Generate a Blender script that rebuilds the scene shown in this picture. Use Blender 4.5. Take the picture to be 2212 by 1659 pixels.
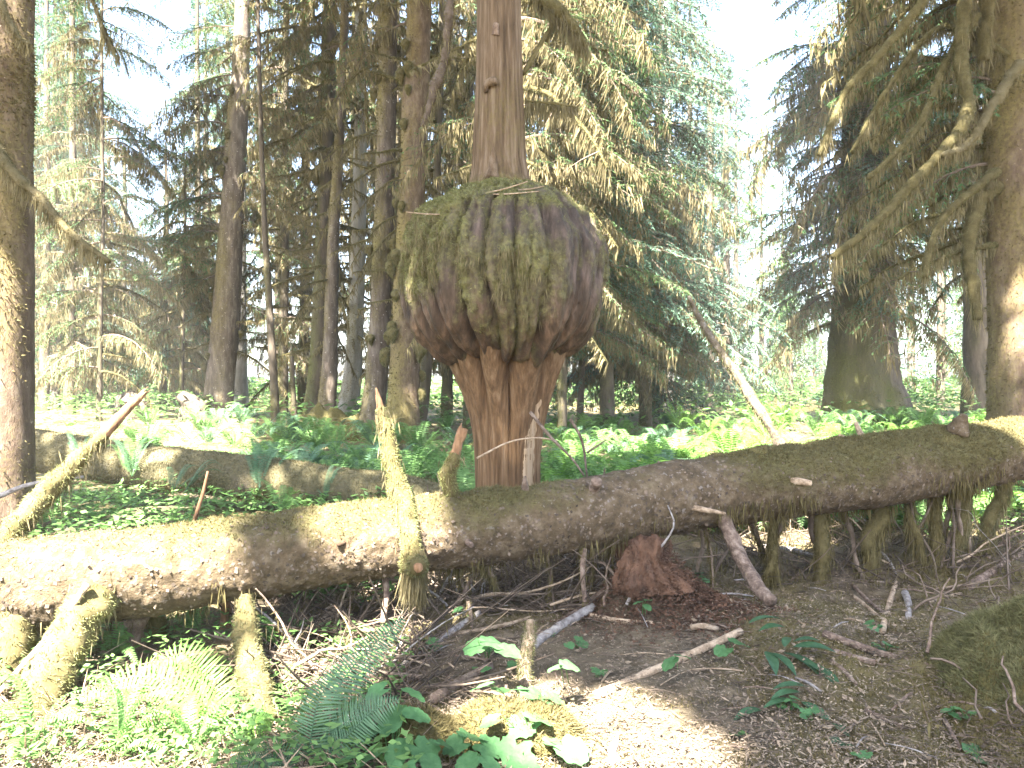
import bpy, math, random
import numpy as np
from mathutils import Matrix, Vector

for o in list(bpy.data.objects):
    bpy.data.objects.remove(o)
SC = bpy.context.scene
COL = SC.collection
R = math.radians
rng = np.random.default_rng(11)
random.seed(11)

# ------------------------------------------------------------------ camera, sky, sun, exposure
W_, H_, FPX, HC = 2212.0, 1659.0, 1671.0, 1.6        # photograph in working pixels, focal length in them, eye height
CX, CY = W_ / 2, H_ / 2
cam = bpy.data.cameras.new('camera'); camo = bpy.data.objects.new('camera', cam); COL.objects.link(camo)
cam.sensor_width = 36; cam.lens = 36 * FPX / W_; cam.clip_end = 1000; cam.clip_start = .05
camo.location = (0, 0, HC); camo.rotation_euler = (R(90), 0, 0)
SC.camera = camo

SUN = np.array([-.22, -.53, .815]); SUN /= np.linalg.norm(SUN)
world = bpy.data.worlds.new('World'); SC.world = world; world.use_nodes = True
wn = world.node_tree
sky = wn.nodes.new('ShaderNodeTexSky'); sky.sky_type = 'NISHITA'; sky.sun_disc = False
sky.sun_elevation = math.asin(SUN[2]); sky.sun_rotation = math.atan2(SUN[0], SUN[1])
sky.air_density = 1.0; sky.dust_density = 2.5; sky.ozone_density = 1.0
wn.links.new(sky.outputs[0], wn.nodes['Background'].inputs[0])
wn.nodes['Background'].inputs[1].default_value = .055
sl = bpy.data.lights.new('sun', 'SUN'); slo = bpy.data.objects.new('sun', sl); COL.objects.link(slo)
sl.energy = 5.0; sl.angle = R(.55); sl.color = (1, .95, .86)
slo.rotation_euler = Vector(SUN).to_track_quat('Z', 'Y').to_euler()
SC.view_settings.view_transform = 'Standard'; SC.view_settings.look = 'None'
SC.view_settings.gamma = 1; SC.view_settings.use_curve_mapping = False
SC.view_settings.exposure = 4.2
SC.render.engine = 'CYCLES'
cy = SC.cycles
cy.use_denoising = True; cy.max_bounces = 7; cy.diffuse_bounces = 4; cy.glossy_bounces = 2; cy.transmission_bounces = 4
cy.sample_clamp_indirect = 6; cy.use_adaptive_sampling = False
try: cy.denoiser = 'OPENIMAGEDENOISE'
except Exception: pass

# ------------------------------------------------------------------ helpers
def P(px, py, Y):
    return np.array([(px - CX) / FPX * Y, Y, HC - (py - CY) / FPX * Y])
def pxm(Y): return Y / FPX                             # metres per working pixel at depth Y

def _h(i, j, k, s):
    n = (i * 73856093) ^ (j * 19349663) ^ (k * 83492791) ^ (s * 2654435 + 1013)
    n = n & 0x7fffffff
    n = ((n >> 13) ^ n) & 0x7fffffff
    n = (n * ((n * n * 15731 + 789221) & 0x7fffffff) + 1376312589) & 0x7fffffff
    return n / 0x7fffffff
def vnoise(p, s=0):
    p = np.asarray(p, float); f0 = np.floor(p); i = f0.astype(np.int64); f = p - f0; f = f * f * (3 - 2 * f)
    r = 0
    for a in (0, 1):
        for b in (0, 1):
            for c in (0, 1):
                w = (f[:, 0] if a else 1 - f[:, 0]) * (f[:, 1] if b else 1 - f[:, 1]) * (f[:, 2] if c else 1 - f[:, 2])
                r = r + w * _h(i[:, 0] + a, i[:, 1] + b, i[:, 2] + c, s)
    return r * 2 - 1
def fbm(p, o=4, s=0):
    p = np.asarray(p, float); r = 0; a = .5; q = p
    for k in range(o):
        r = r + a * vnoise(q, s + k); a *= .5; q = q * 2.03 + 3.1
    return r
def sstep(a, b, x): t = np.clip((x - a) / (b - a), 0, 1); return t * t * (3 - 2 * t)
def nrm(v): return v / np.maximum(np.linalg.norm(v, axis=-1, keepdims=True), 1e-9)

class Geo:
    def __init__(s): s.v = []; s.f = []; s.m = []; s.a = []; s.n = 0
    def add(s, V, F, m=0, a=None):
        V = np.asarray(V, float); F = np.asarray(F, np.int64)
        s.v.append(V); s.f.append(F + s.n); s.m.append(np.full(len(F), m, np.int32)); s.n += len(V)
        s.a.append(np.zeros(len(V)) if a is None else np.asarray(a, float)); return s
    def mesh(s, name, mats, smooth=True, origin=(0, 0, 0)):
        me = bpy.data.meshes.new(name)
        V = np.concatenate(s.v) - np.asarray(origin)
        me.vertices.add(len(V)); me.vertices.foreach_set('co', V.astype(np.float32).ravel())
        li = np.concatenate([f.ravel() for f in s.f]); tot = np.concatenate([np.full(len(f), f.shape[1]) for f in s.f])
        me.loops.add(len(li)); me.loops.foreach_set('vertex_index', li.astype(np.int32))
        me.polygons.add(len(tot)); st = np.concatenate([[0], np.cumsum(tot)[:-1]])
        me.polygons.foreach_set('loop_start', st.astype(np.int32))
        try: me.polygons.foreach_set('loop_total', tot.astype(np.int32))
        except Exception: pass
        for m in (mats if isinstance(mats, (list, tuple)) else [mats]): me.materials.append(m)
        me.polygons.foreach_set('material_index', np.concatenate(s.m))
        me.polygons.foreach_set('use_smooth', np.full(len(tot), bool(smooth)))
        at = me.attributes.new('moss', 'FLOAT', 'POINT'); at.data.foreach_set('value', np.concatenate(s.a).astype(np.float32))
        me.update(calc_edges=True)
        return me

def tag(o, label=None, cat=None, group=None, kind=None):
    if label: o['label'] = label
    if cat: o['category'] = cat
    if group: o['group'] = group
    if kind: o['kind'] = kind
    return o
def link(name, data, parent=None, mat=None):
    o = bpy.data.objects.new(name, data); COL.objects.link(o)
    if parent is not None: o.parent = parent
    if mat is not None: o.matrix_basis = mat
    return o
def thing(name, label, cat, loc, group=None):
    o = link(name, None); o.location = loc; o.empty_display_size = .2
    return tag(o, label, cat, group)
def part(name, geo, mats, root, smooth=True, kind=None, label=None, sub=None):
    """a mesh built in world space becomes a child of root (sub: child of that part)"""
    og = np.array(root.location)
    o = link(name, geo.mesh(name, mats, smooth, og), sub if sub is not None else root)
    return tag(o, label, None, None, kind)
def single(name, geo, mats, label, cat, origin, group=None, smooth=True, kind=None):
    o = link(name, geo.mesh(name, mats, smooth, origin)); o.location = origin
    return tag(o, label, cat, group, kind)

def catmull(pts, n):
    p = np.asarray(pts, float); k = len(p)
    if k == 2: t = np.linspace(0, 1, n)[:, None]; return p[0] * (1 - t) + p[1] * t
    q = np.vstack([2 * p[0] - p[1], p, 2 * p[-1] - p[-2]])
    u = np.linspace(0, k - 1 - 1e-6, n); i = u.astype(int); t = (u - i)[:, None]
    a, b, c, d = q[i], q[i + 1], q[i + 2], q[i + 3]
    return .5 * (2 * b + (c - a) * t + (2 * a - 5 * b + 4 * c - d) * t ** 2 + (3 * b - a - 3 * c + d) * t ** 3)
def tube(pts, rad, n=None, seg=8, rough=0., freq=6., seed=0, cap=True, flute=0, fl=0, stretch=1):
    """swept tube through pts with radii rad; returns verts, quads"""
    pts = np.asarray(pts, float); k = len(pts)
    L = np.linalg.norm(np.diff(pts, axis=0), axis=1).sum()
    if n is None: n = max(4, int(L / .12))
    c = catmull(pts, n); r = np.interp(np.linspace(0, k - 1, n), np.arange(k), np.asarray(rad, float))
    T = nrm(np.gradient(c, axis=0)); N = np.zeros_like(c)
    a = np.array([1., 0, 0]) if abs(T[0, 0]) < .8 else np.array([0, 0, 1.])
    v = a - T[0] * a.dot(T[0]); N[0] = v / np.linalg.norm(v)
    for i in range(1, n):
        v = N[i - 1] - T[i] * N[i - 1].dot(T[i]); N[i] = v / np.linalg.norm(v)
    B = np.cross(T, N); th = np.linspace(0, 2 * np.pi, seg, endpoint=False)
    dirs = N[:, None] * np.cos(th)[None, :, None] + B[:, None] * np.sin(th)[None, :, None]
    rr = np.repeat(r[:, None], seg, 1)
    if flute: 
        ph = fbm(np.c_[np.repeat(c[:, 2] * .3, seg), np.tile(np.cos(th), n), np.tile(np.sin(th), n)], 2, seed).reshape(n, seg)
        rr = rr * (1 + fl * (np.abs(np.sin(th[None] * flute / 2 + ph * 1.2)) ** .7 - .6))
    V = c[:, None] + dirs * rr[..., None]
    if rough:
        q = V.reshape(-1, 3) * freq
        if stretch != 1: q = q * np.array([1, 1, stretch])
        rr = rr * (1 + rough * 2 * fbm(q, 4, seed).reshape(n, seg))
        V = c[:, None] + dirs * rr[..., None]
    V = V.reshape(-1, 3); i = np.arange(n - 1)[:, None] * seg; j = np.arange(seg)[None]; j2 = (j + 1) % seg
    F = np.stack([i + j, i + j2, i + seg + j2, i + seg + j], -1).reshape(-1, 4)
    if cap:
        V = np.vstack([V, c[0] - T[0] * r[0] * .15, c[-1] + T[-1] * r[-1] * .3]); a0 = n * seg; e = (n - 1) * seg
        jj = np.arange(seg); k2 = (jj + 1) % seg
        F = np.vstack([F, np.c_[np.full(seg, a0), k2, jj, jj], np.c_[np.full(seg, a0 + 1), e + jj, e + k2, e + k2]])
        # degenerate quads are turned into triangles by the caller through fixq
    return V, F
def addtube(g, V, F, m=0, a=None):
    q = F[F[:, 2] != F[:, 3]]; t = F[F[:, 2] == F[:, 3]][:, :3]
    g.add(V, q, m, a)
    if len(t):
        n0 = g.n - len(V); g.f.append(t + n0); g.m.append(np.full(len(t), m, np.int32))
def splinter(V, n, seg, amt):
    c1 = V[(n - 1) * seg:n * seg].mean(0); c0 = V[(n - 2) * seg:(n - 1) * seg].mean(0); d = (c1 - c0) / np.linalg.norm(c1 - c0); V[(n - 1) * seg:n * seg] += d * rng.uniform(-.2, 1, (seg, 1)) ** 3 * amt; V[-1] = c1 - d * amt * .3; return V
def vnormals(V, F):
    t = F[:, :3]; n = np.cross(V[t[:, 1]] - V[t[:, 0]], V[t[:, 2]] - V[t[:, 0]]); r = np.zeros_like(V)
    for c in range(F.shape[1]): np.add.at(r, F[:, c], n)
    return nrm(r)
def scatter(V, F, n, mask=None):
    T = np.vstack([F[:, [0, 1, 2]], F[:, [0, 2, 3]]]) if F.shape[1] == 4 else F
    cr = np.cross(V[T[:, 1]] - V[T[:, 0]], V[T[:, 2]] - V[T[:, 0]]); ar = np.linalg.norm(cr, axis=1)
    w = ar * (mask[T].mean(1) if mask is not None else 1)
    if w.sum() <= 0: return np.zeros((0, 3)), np.zeros((0, 3))
    i = rng.choice(len(T), n, p=w / w.sum()); a = rng.random((n, 1)); b = rng.random((n, 1)); s = (a + b) > 1
    a = np.where(s, 1 - a, a); b = np.where(s, 1 - b, b); t = T[i]
    return V[t[:, 0]] * (1 - a - b) + V[t[:, 1]] * a + V[t[:, 2]] * b, nrm(cr)[i]
def blades(Pn, N, L, Wd, lean=.6, grav=.2):
    n = len(Pn); D = nrm(N * .8 + rng.normal(0, lean, (n, 3)) + np.array([0, 0, -grav]))
    S = nrm(np.cross(D, rng.normal(0, 1, (n, 3)))); l = L * rng.uniform(.5, 1.4, (n, 1)); w = Wd * rng.uniform(.6, 1.4, (n, 1)) / 2
    Pn = Pn - N * L * .1
    V = np.stack([Pn - S * w, Pn + S * w, Pn + D * l], 1).reshape(-1, 3)
    return V, np.arange(3 * n).reshape(-1, 3)
def kites(Pn, D, S, L, Wd, k=.4):
    n = len(Pn); L = np.broadcast_to(np.asarray(L, float).reshape(-1, 1), (n, 1)); Wd = np.broadcast_to(np.asarray(Wd, float).reshape(-1, 1), (n, 1))
    V = np.stack([Pn, Pn + D * L * k + S * Wd / 2, Pn + D * L, Pn + D * L * k - S * Wd / 2], 1).reshape(-1, 3)
    return V, np.arange(4 * n).reshape(-1, 4)
def strands(Pn, L, Wd):
    """hanging moss: thin ragged strips pointing down"""
    n = len(Pn); D = nrm(np.c_[rng.normal(0, .16, (n, 2)), -np.ones(n)]); a = rng.uniform(0, 2 * np.pi, n)
    S = np.c_[np.cos(a), np.sin(a), np.zeros(n)]
    return kites(Pn, D, S, L * rng.uniform(.35, 1.3, n), Wd * rng.uniform(.5, 1.4, n), .25)

# ------------------------------------------------------------------ materials
def material(name, c1, c2, c3=None, scale=(4, 4, 4), detail=6, rough=.85, bump=.4, bscale=None, moss=None, transl=0., island=0., spot=None, spec=.25, objrand=0., warm=None):
    m = bpy.data.materials.new(name); m.use_nodes = True; nt = m.node_tree; N = nt.nodes; Lk = nt.links.new
    bs = N['Principled BSDF']; out = N['Material Output']
    tc = N.new('ShaderNodeTexCoord'); mp = N.new('ShaderNodeMapping'); mp.inputs['Scale'].default_value = scale
    Lk(tc.outputs['Object'], mp.inputs['Vector'])
    no = N.new('ShaderNodeTexNoise'); no.inputs['Scale'].default_value = 1; no.inputs['Detail'].default_value = detail; no.inputs['Roughness'].default_value = .65
    Lk(mp.outputs[0], no.inputs['Vector'])
    rp = N.new('ShaderNodeValToRGB'); rp.color_ramp.elements[0].position = .33; rp.color_ramp.elements[1].position = .67
    rp.color_ramp.elements[0].color = (*c1, 1); rp.color_ramp.elements[1].color = (*c2, 1)
    if c3: e = rp.color_ramp.elements.new(.5); e.color = (*c3, 1)
    Lk(no.outputs['Fac'], rp.inputs[0]); colr = rp.outputs[0]
    def mix(fac, a, b, mode='MIX'):
        x = N.new('ShaderNodeMix'); x.data_type = 'RGBA'; x.blend_type = mode
        if isinstance(fac, float): x.inputs[0].default_value = fac
        else: Lk(fac, x.inputs[0])
        for s, v in ((6, a), (7, b)):
            if isinstance(v, tuple): x.inputs[s].default_value = (*v, 1)
            else: Lk(v, x.inputs[s])
        return x.outputs[2]
    if spot:                                            # lichen flecks
        vo = N.new('ShaderNodeTexNoise'); vo.inputs['Scale'].default_value = spot[1]; vo.inputs['Detail'].default_value = 3
        Lk(tc.outputs['Object'], vo.inputs['Vector'])
        r2 = N.new('ShaderNodeValToRGB'); r2.color_ramp.elements[0].position = spot[2]; r2.color_ramp.elements[1].position = spot[2] + .06
        Lk(vo.outputs['Fac'], r2.inputs[0]); colr = mix(r2.outputs[0], colr, spot[0])
    if warm:                                            # sheltered red brown bark low down, weathered grey bark above
        sx = N.new('ShaderNodeSeparateXYZ'); Lk(tc.outputs['Object'], sx.inputs[0]); wr = N.new('ShaderNodeMapRange'); wr.interpolation_type = 'SMOOTHSTEP'
        nz = N.new('ShaderNodeMath'); nz.operation = 'MULTIPLY_ADD'; Lk(no.outputs['Fac'], nz.inputs[0]); nz.inputs[1].default_value = .9; Lk(sx.outputs[2], nz.inputs[2])
        wr.inputs[1].default_value = warm[0] + .45; wr.inputs[2].default_value = warm[1] + .45; Lk(nz.outputs[0], wr.inputs[0])
        colr = mix(1., colr, mix(wr.outputs[0], warm[2], warm[3]), 'MULTIPLY')
    if moss:
        at = N.new('ShaderNodeAttribute'); at.attribute_name = 'moss'
        n2 = N.new('ShaderNodeTexNoise'); n2.inputs['Scale'].default_value = 24; n2.inputs['Detail'].default_value = 9; n2.inputs['Roughness'].default_value = .7
        Lk(tc.outputs['Object'], n2.inputs['Vector'])
        r3 = N.new('ShaderNodeValToRGB'); r3.color_ramp.elements[0].position = .3; r3.color_ramp.elements[1].position = .7
        r3.color_ramp.elements[0].color = (*moss[0], 1); r3.color_ramp.elements[1].color = (*moss[1], 1)
        Lk(n2.outputs['Fac'], r3.inputs[0])
        ad = N.new('ShaderNodeMath'); ad.operation = 'MULTIPLY_ADD'; Lk(n2.outputs['Fac'], ad.inputs[0]); ad.inputs[1].default_value = .9; ad.inputs[2].default_value = -.45
        a2 = N.new('ShaderNodeMath'); a2.operation = 'ADD'; a2.use_clamp = True; Lk(at.outputs['Fac'], a2.inputs[0]); Lk(ad.outputs[0], a2.inputs[1])
        m2 = N.new('ShaderNodeMapRange'); m2.inputs[1].default_value = .16; m2.inputs[2].default_value = .7; Lk(a2.outputs[0], m2.inputs[0])
        colr = mix(m2.outputs[0], colr, r3.outputs[0])
    if island or objrand:
        if island: ge = N.new('ShaderNodeNewGeometry'); src = ge.outputs['Random Per Island']; amt = island
        else: ge = N.new('ShaderNodeObjectInfo'); src = ge.outputs['Random']; amt = objrand
        mr = N.new('ShaderNodeMapRange'); mr.inputs[3].default_value = 1 - amt; mr.inputs[4].default_value = 1 + amt; Lk(src, mr.inputs[0])
        cb = N.new('ShaderNodeCombineColor')
        for k in range(3): Lk(mr.outputs[0], cb.inputs[k])
        colr = mix(1., colr, cb.outputs[0], 'MULTIPLY')
    Lk(colr, bs.inputs['Base Color']); bs.inputs['Roughness'].default_value = rough; bs.inputs['Specular IOR Level'].default_value = spec
    if bump:
        bp = N.new('ShaderNodeBump'); bp.inputs['Strength'].default_value = bump; bp.inputs['Distance'].default_value = .03
        if bscale:
            m3 = N.new('ShaderNodeMapping'); m3.inputs['Scale'].default_value = bscale; Lk(tc.outputs['Object'], m3.inputs['Vector'])
            n3 = N.new('ShaderNodeTexNoise'); n3.inputs['Scale'].default_value = 1; n3.inputs['Detail'].default_value = 8; n3.inputs['Roughness'].default_value = .7
            Lk(m3.outputs[0], n3.inputs['Vector']); Lk(n3.outputs['Fac'], bp.inputs['Height'])
        else: Lk(no.outputs['Fac'], bp.inputs['Height'])
        Lk(bp.outputs[0], bs.inputs['Normal'])
    if transl:
        tr = N.new('ShaderNodeBsdfTranslucent'); Lk(colr, tr.inputs['Color']); ms = N.new('ShaderNodeMixShader'); ms.inputs[0].default_value = transl
        Lk(bs.outputs[0], ms.inputs[1]); Lk(tr.outputs[0], ms.inputs[2]); Lk(ms.outputs[0], out.inputs['Surface'])
    return m

MOSS = ((.085, .075, .018), (.17, .15, .045))
MT = dict(
    log=material('log_bark', (.055, .040, .022), (.17, .13, .085), (.10, .071, .041), (11, 11, 11), bump=1.0, bscale=(30, 30, 30), moss=((.062, .054, .020), (.125, .11, .044)), spot=((.19, .16, .135), 30, .62)),
    log2=material('old_log_bark', (.075, .06, .045), (.16, .13, .105), None, (12, 12, 12), bump=.9, bscale=(25, 25, 25), moss=((.065, .058, .026), (.14, .12, .065)), spot=((.36, .33, .34), 9, .70)),
    spruce=material('spruce_bark', (.055, .042, .032), (.16, .132, .108), (.095, .074, .058), (9, 9, 2.2), bump=.7, bscale=(26, 26, 9), moss=((.10, .085, .025), (.18, .15, .05)), spot=((.34, .31, .28), 18, .66)),
    redspruce=material('red_bark', (.062, .041, .027), (.155, .115, .082), (.10, .068, .046), (10, 10, 4), bump=.7, bscale=(26, 26, 10), moss=((.12, .095, .03), (.20, .165, .06)), spot=((.34, .27, .2), 20, .70)),
    dark=material('dark_bark', (.045, .036, .026), (.12, .095, .07), None, (6, 6, 1.6), bump=.7, bscale=(18, 18, 5), moss=((.045, .05, .014), (.10, .10, .03))),
    pale=material('pale_bark', (.22, .20, .17), (.36, .34, .31), None, (6, 6, 2), bump=.4, moss=MOSS),
    cedar=material('cedar_bark', (.052, .034, .018), (.20, .152, .104), (.12, .082, .048), (22, 22, 1.6), detail=8, bump=.8, bscale=(50, 50, 3), moss=((.09, .075, .02), (.16, .13, .04)), warm=(1.5, 2.9, (1.12, .93, .74), (1.0, .98, .98))),
    burl=material('burl_bark', (.022, .016, .011), (.135, .098, .076), (.060, .043, .031), (13, 13, 3.5), rough=.6, spec=.3, bump=1.0, bscale=(42, 42, 9), moss=((.05, .048, .016), (.20, .185, .065)), warm=(2.0, 2.75, (1.12, .93, .68), (1.0, .98, 1.02))),
    split=material('split_wood', (.24, .16, .085), (.42, .30, .19), None, (40, 40, 2), bump=.5),
    moss=material('moss', (.095, .095, .040), (.195, .185, .092), None, (9, 9, 9), bump=.3, rough=.95, transl=.3, island=.3, spec=.1),
    mossy=material('moss_yellow', (.14, .145, .05), (.26, .26, .12), None, (9, 9, 9), bump=.3, rough=.95, transl=.35, island=.3, spec=.1),
    mossb=material('moss_brown', (.085, .07, .03), (.165, .138, .065), None, (9, 9, 9), bump=.3, rough=.95, transl=.3, island=.3, spec=.1),
    hang=material('hanging_moss', (.125, .105, .05), (.25, .21, .12), None, (5, 5, 5), bump=0, rough=.95, transl=.45, island=.3, spec=.1, ),
    needle=material('needles', (.055, .11, .042), (.11, .18, .068), None, (2, 2, 2), bump=0, rough=.6, transl=.4, island=.35),
    needleb=material('needles_blue', (.065, .135, .09), (.13, .215, .145), None, (2, 2, 2), bump=0, rough=.55, transl=.4, island=.35),
    twig=material('twig_bark', (.07, .05, .035), (.17, .13, .10), None, (8, 8, 8), bump=.3, objrand=.35),
    greywood=material('grey_wood', (.12, .105, .095), (.35, .325, .30), (.24, .215, .20), (22, 22, 22), bump=.8, objrand=.15),
    tanwood=material('tan_wood', (.14, .098, .062), (.42, .33, .235), (.29, .215, .145), (22, 22, 22), bump=.7, objrand=.2),
    brownwood=material('brown_wood', (.065, .045, .034), (.24, .185, .145), (.135, .095, .072), (22, 22, 22), bump=.8, objrand=.2),
    orange=material('orange_wood', (.10, .058, .032), (.30, .18, .10), (.20, .11, .058), (30, 30, 7), bump=.5),
    flake=material('bark_flakes', (.06, .044, .032), (.145, .11, .082), None, (9, 9, 9), bump=.3, island=.5),
    snag=material('lichen_bark', (.045, .034, .024), (.23, .20, .165), (.10, .08, .058), (9, 9, 9), bump=.6),
    rot=material('rotten_wood', (.05, .028, .018), (.155, .085, .052), (.098, .052, .031), (11, 11, 6), bump=.9, bscale=(40, 40, 14)),
    fern=material('fern', (.085, .17, .05), (.14, .255, .08), None, (3, 3, 3), bump=0, rough=.5, transl=.4, island=.22),
    fernb=material('fern_blue', (.065, .13, .07), (.11, .195, .105), None, (3, 3, 3), bump=0, rough=.5, transl=.35, island=.2),
    ferny=material('fern_light', (.095, .20, .034), (.17, .31, .07), None, (3, 3, 3), bump=0, rough=.5, transl=.45, island=.25, objrand=0),
    leaf=material('leaf', (.06, .15, .055), (.10, .21, .085), None, (5, 5, 5), bump=.15, rough=.45, transl=.4, objrand=.2),
    lance=material('lance_leaf', (.035, .085, .04), (.06, .125, .06), None, (5, 5, 5), bump=.1, rough=.4, transl=.3, objrand=.25),
    cover=material('cover_leaf', (.075, .155, .042), (.15, .255, .082), None, (2, 2, 2), bump=0, rough=.5, transl=.4, island=.35),
    fung=material('fungus_pale', (.62, .54, .42), (.78, .72, .62), None, (20, 20, 20), bump=.2),
    fungd=material('fungus_grey', (.09, .08, .08), (.32, .30, .31), None, (3, 3, 30), bump=.3),
    deadleaf=material('dead_leaf', (.25, .12, .09), (.42, .24, .18), None, (9, 9, 9), bump=.2, transl=.3, island=.4),
    litter=material('litter', (.085, .062, .042), (.28, .22, .16), None, (1, 1, 1), bump=0, island=.5),
    soil=material('soil', (.055, .043, .027), (.185, .146, .094), (.11, .085, .054), (5, 5, 5), detail=10, bump=.8, bscale=(40, 40, 40), moss=((.075, .065, .02), (.14, .115, .04)), spot=((.24, .19, .14), 45, .68)),
)

# ------------------------------------------------------------------ forest floor
def gz(x, y):
    x = np.atleast_1d(np.asarray(x, float)); y = np.atleast_1d(np.asarray(y, float)); o = np.zeros_like(x)
    q = np.c_[x, y, o]
    z = .42 * sstep(7, 26, y) + .16 * fbm(q * .55, 3, 5) + .075 * fbm(q * 2.4, 3, 9)
    z += .5 * fbm(q * .05, 2, 31) * sstep(28, 60, np.hypot(x, y))
    z += .16 * np.exp(-((x - 3.1) ** 2 / 1.0 + (y - 4.6) ** 2 / .9)) + .20 * np.exp(-((x - .95) ** 2 / .12 + (y - 5.5) ** 2 / .35))
    z -= .14 * np.exp(-((x + 1.3) ** 2 / 1.4 + (y - 4.3) ** 2 / .8))
    z += .30 * np.exp(-((x + 2.9) ** 2 / 3 + (y - 17.5) ** 2 / 6))
    return z
def g1(x, y): return float(gz(x, y)[0])
def nonuni(lo, hi, a, b, st, grow=1.16):
    m = list(np.arange(lo, hi, st)); s = st; v = m[-1]
    while v < b: s *= grow; v += s; m.append(v)
    s = st; v = lo
    while v > a: s *= grow; v -= s; m.insert(0, v)
    return np.array(m)
xs = nonuni(-4.5, 5.5, -260, 260, .045); ys = nonuni(2.4, 8.5, -120, 320, .045)
XX, YY = np.meshgrid(xs, ys); x = XX.ravel(); y = YY.ravel(); q = np.c_[x, y, 0 * x]
near = sstep(16, 8, np.hypot(x, y))
z = gz(x, y) + near * (.045 * fbm(q * 6, 4, 3) + .012 * fbm(q * 19, 2, 4))
gm = .26 + .75 * fbm(q * 1.1, 4, 21) + .4 * fbm(q * 4.5, 3, 22) + .2 * sstep(9, 12, y) - .35 * np.exp(-((x - 1.05) ** 2 / .25 + (y - 5.2) ** 2 / .6))
nx_, ny_ = len(xs), len(ys)
i = (np.arange(ny_ - 1)[:, None] * nx_ + np.arange(nx_ - 1)[None]).ravel()
GF = np.c_[i, i + 1, i + nx_ + 1, i + nx_]; GV = np.c_[x, y, z]
g = Geo().add(GV, GF, 0, gm)
single('forest_floor', g, MT['soil'], 'brown forest floor of needle litter and moss', None, (0, 0, 0), kind='structure')

def frustum_pts(n, y0, y1, power=1.0, spread=1.0):
    u = rng.random(n); y = 1 / (1 / y0 + u * (1 / y1 - 1 / y0)) if power == 1 else y0 + (y1 - y0) * u
    return rng.uniform(-spread, spread, n) * y, y

# needle litter and ground moss
x, y = frustum_pts(150000, 2.4, 9); z = gz(x, y)
D = nrm(np.c_[rng.normal(0, 1, (len(x), 2)), rng.normal(0, .22, len(x))]); S = nrm(np.cross(D, np.c_[rng.normal(0, .5, (len(x), 2)), np.ones(len(x))]))
V, F = kites(np.c_[x, y, z + .012 + rng.random(len(x)) * .02], D, S, rng.uniform(.008, .022, len(x)) * (1 + 2.2 * (rng.random(len(x)) < .12)), rng.uniform(.003, .009, len(x)), .5)
single('needle_litter', Geo().add(V, F), MT['litter'], 'pale needles and bark chips strewn over the forest floor', 'litter', (0, 0, 0), kind='stuff')
def litter2(name, label, x, y, L, Wd, up, mt, k=.5):
    n = len(x); D = nrm(np.c_[rng.normal(0, 1, (n, 2)), rng.normal(0, up, n)]); S = nrm(np.cross(D, np.c_[rng.normal(0, .4, (n, 2)), np.ones(n)])); D0 = np.c_[x, y, gz(x, y) + .018 + .02 * rng.random(n)]
    g = Geo(); V, F = kites(D0, D, S, L, Wd, k); g.add(V, F); V, F = kites(D0, D, nrm(np.cross(D, S)), L, Wd * .8, k); g.add(V, F)
    single(name, g, MT[mt], label, 'litter', (0, 0, 0), kind='stuff', smooth=False)
x, y = frustum_pts(4600, 2.5, 8.5); litter2('twig_litter', 'fine broken twigs littering the forest floor', x, y, rng.uniform(.05, .22, 4600), rng.uniform(.004, .010, 4600), .12, 'flake')
x, y = frustum_pts(4200, 2.5, 8); litter2('bark_litter', 'small pale bark and leaf scraps on the forest floor', x, y, rng.uniform(.015, .05, 4200), rng.uniform(.01, .026, 4200), .3, 'litter')
n = 2600; y = rng.uniform(2.6, 4.4, n); x = rng.uniform(-.72, -.12, n) * y; litter2('straw_litter', 'pale dry stalks strewn over the bottom left ground', x, y, rng.uniform(.06, .28, n), rng.uniform(.004, .009, n), .3, 'tanwood')
mw = np.clip(gm, 0, 1) * (np.hypot(GV[:, 0], GV[:, 1]) < 9) * (GV[:, 1] > 2) * (np.abs(GV[:, 0]) < 1.05 * GV[:, 1] + .2) / np.maximum(GV[:, 1], 2) ** 2
Pn, N = scatter(GV, GF, 165000, np.clip(mw, 0, 1)); N = N * np.sign(N[:, 2:3] + 1e-6)
V, F = blades(Pn, N, .034, .006, .9, 0)
single('ground_moss', Geo().add(V, F), MT['mossb'], 'low olive moss tufts growing over the forest floor', 'moss', (0, 0, 0), kind='stuff')

# thin forest air
hz_v = np.array([[x_, y_, z_] for x_ in (-262, 262) for y_ in (-125, 325) for z_ in (-2.2, 40)], float); hz_f = np.array([[0, 1, 3, 2], [4, 6, 7, 5], [0, 4, 5, 1], [2, 3, 7, 6], [0, 2, 6, 4], [1, 5, 7, 3]])
hm = bpy.data.materials.new('haze'); hm.use_nodes = True; hm.node_tree.nodes.clear()
ho = hm.node_tree.nodes.new('ShaderNodeOutputMaterial'); hp = hm.node_tree.nodes.new('ShaderNodeVolumePrincipled'); hp.inputs['Density'].default_value = .0008; hp.inputs['Color'].default_value = (.93, .95, .97, 1)
hm.node_tree.links.new(hp.outputs[0], ho.inputs['Volume'])
single('haze', Geo().add(hz_v, hz_f), hm, 'thin pale sunlit air filling the forest', None, (0, 0, 0), smooth=False, kind='stuff')

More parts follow.
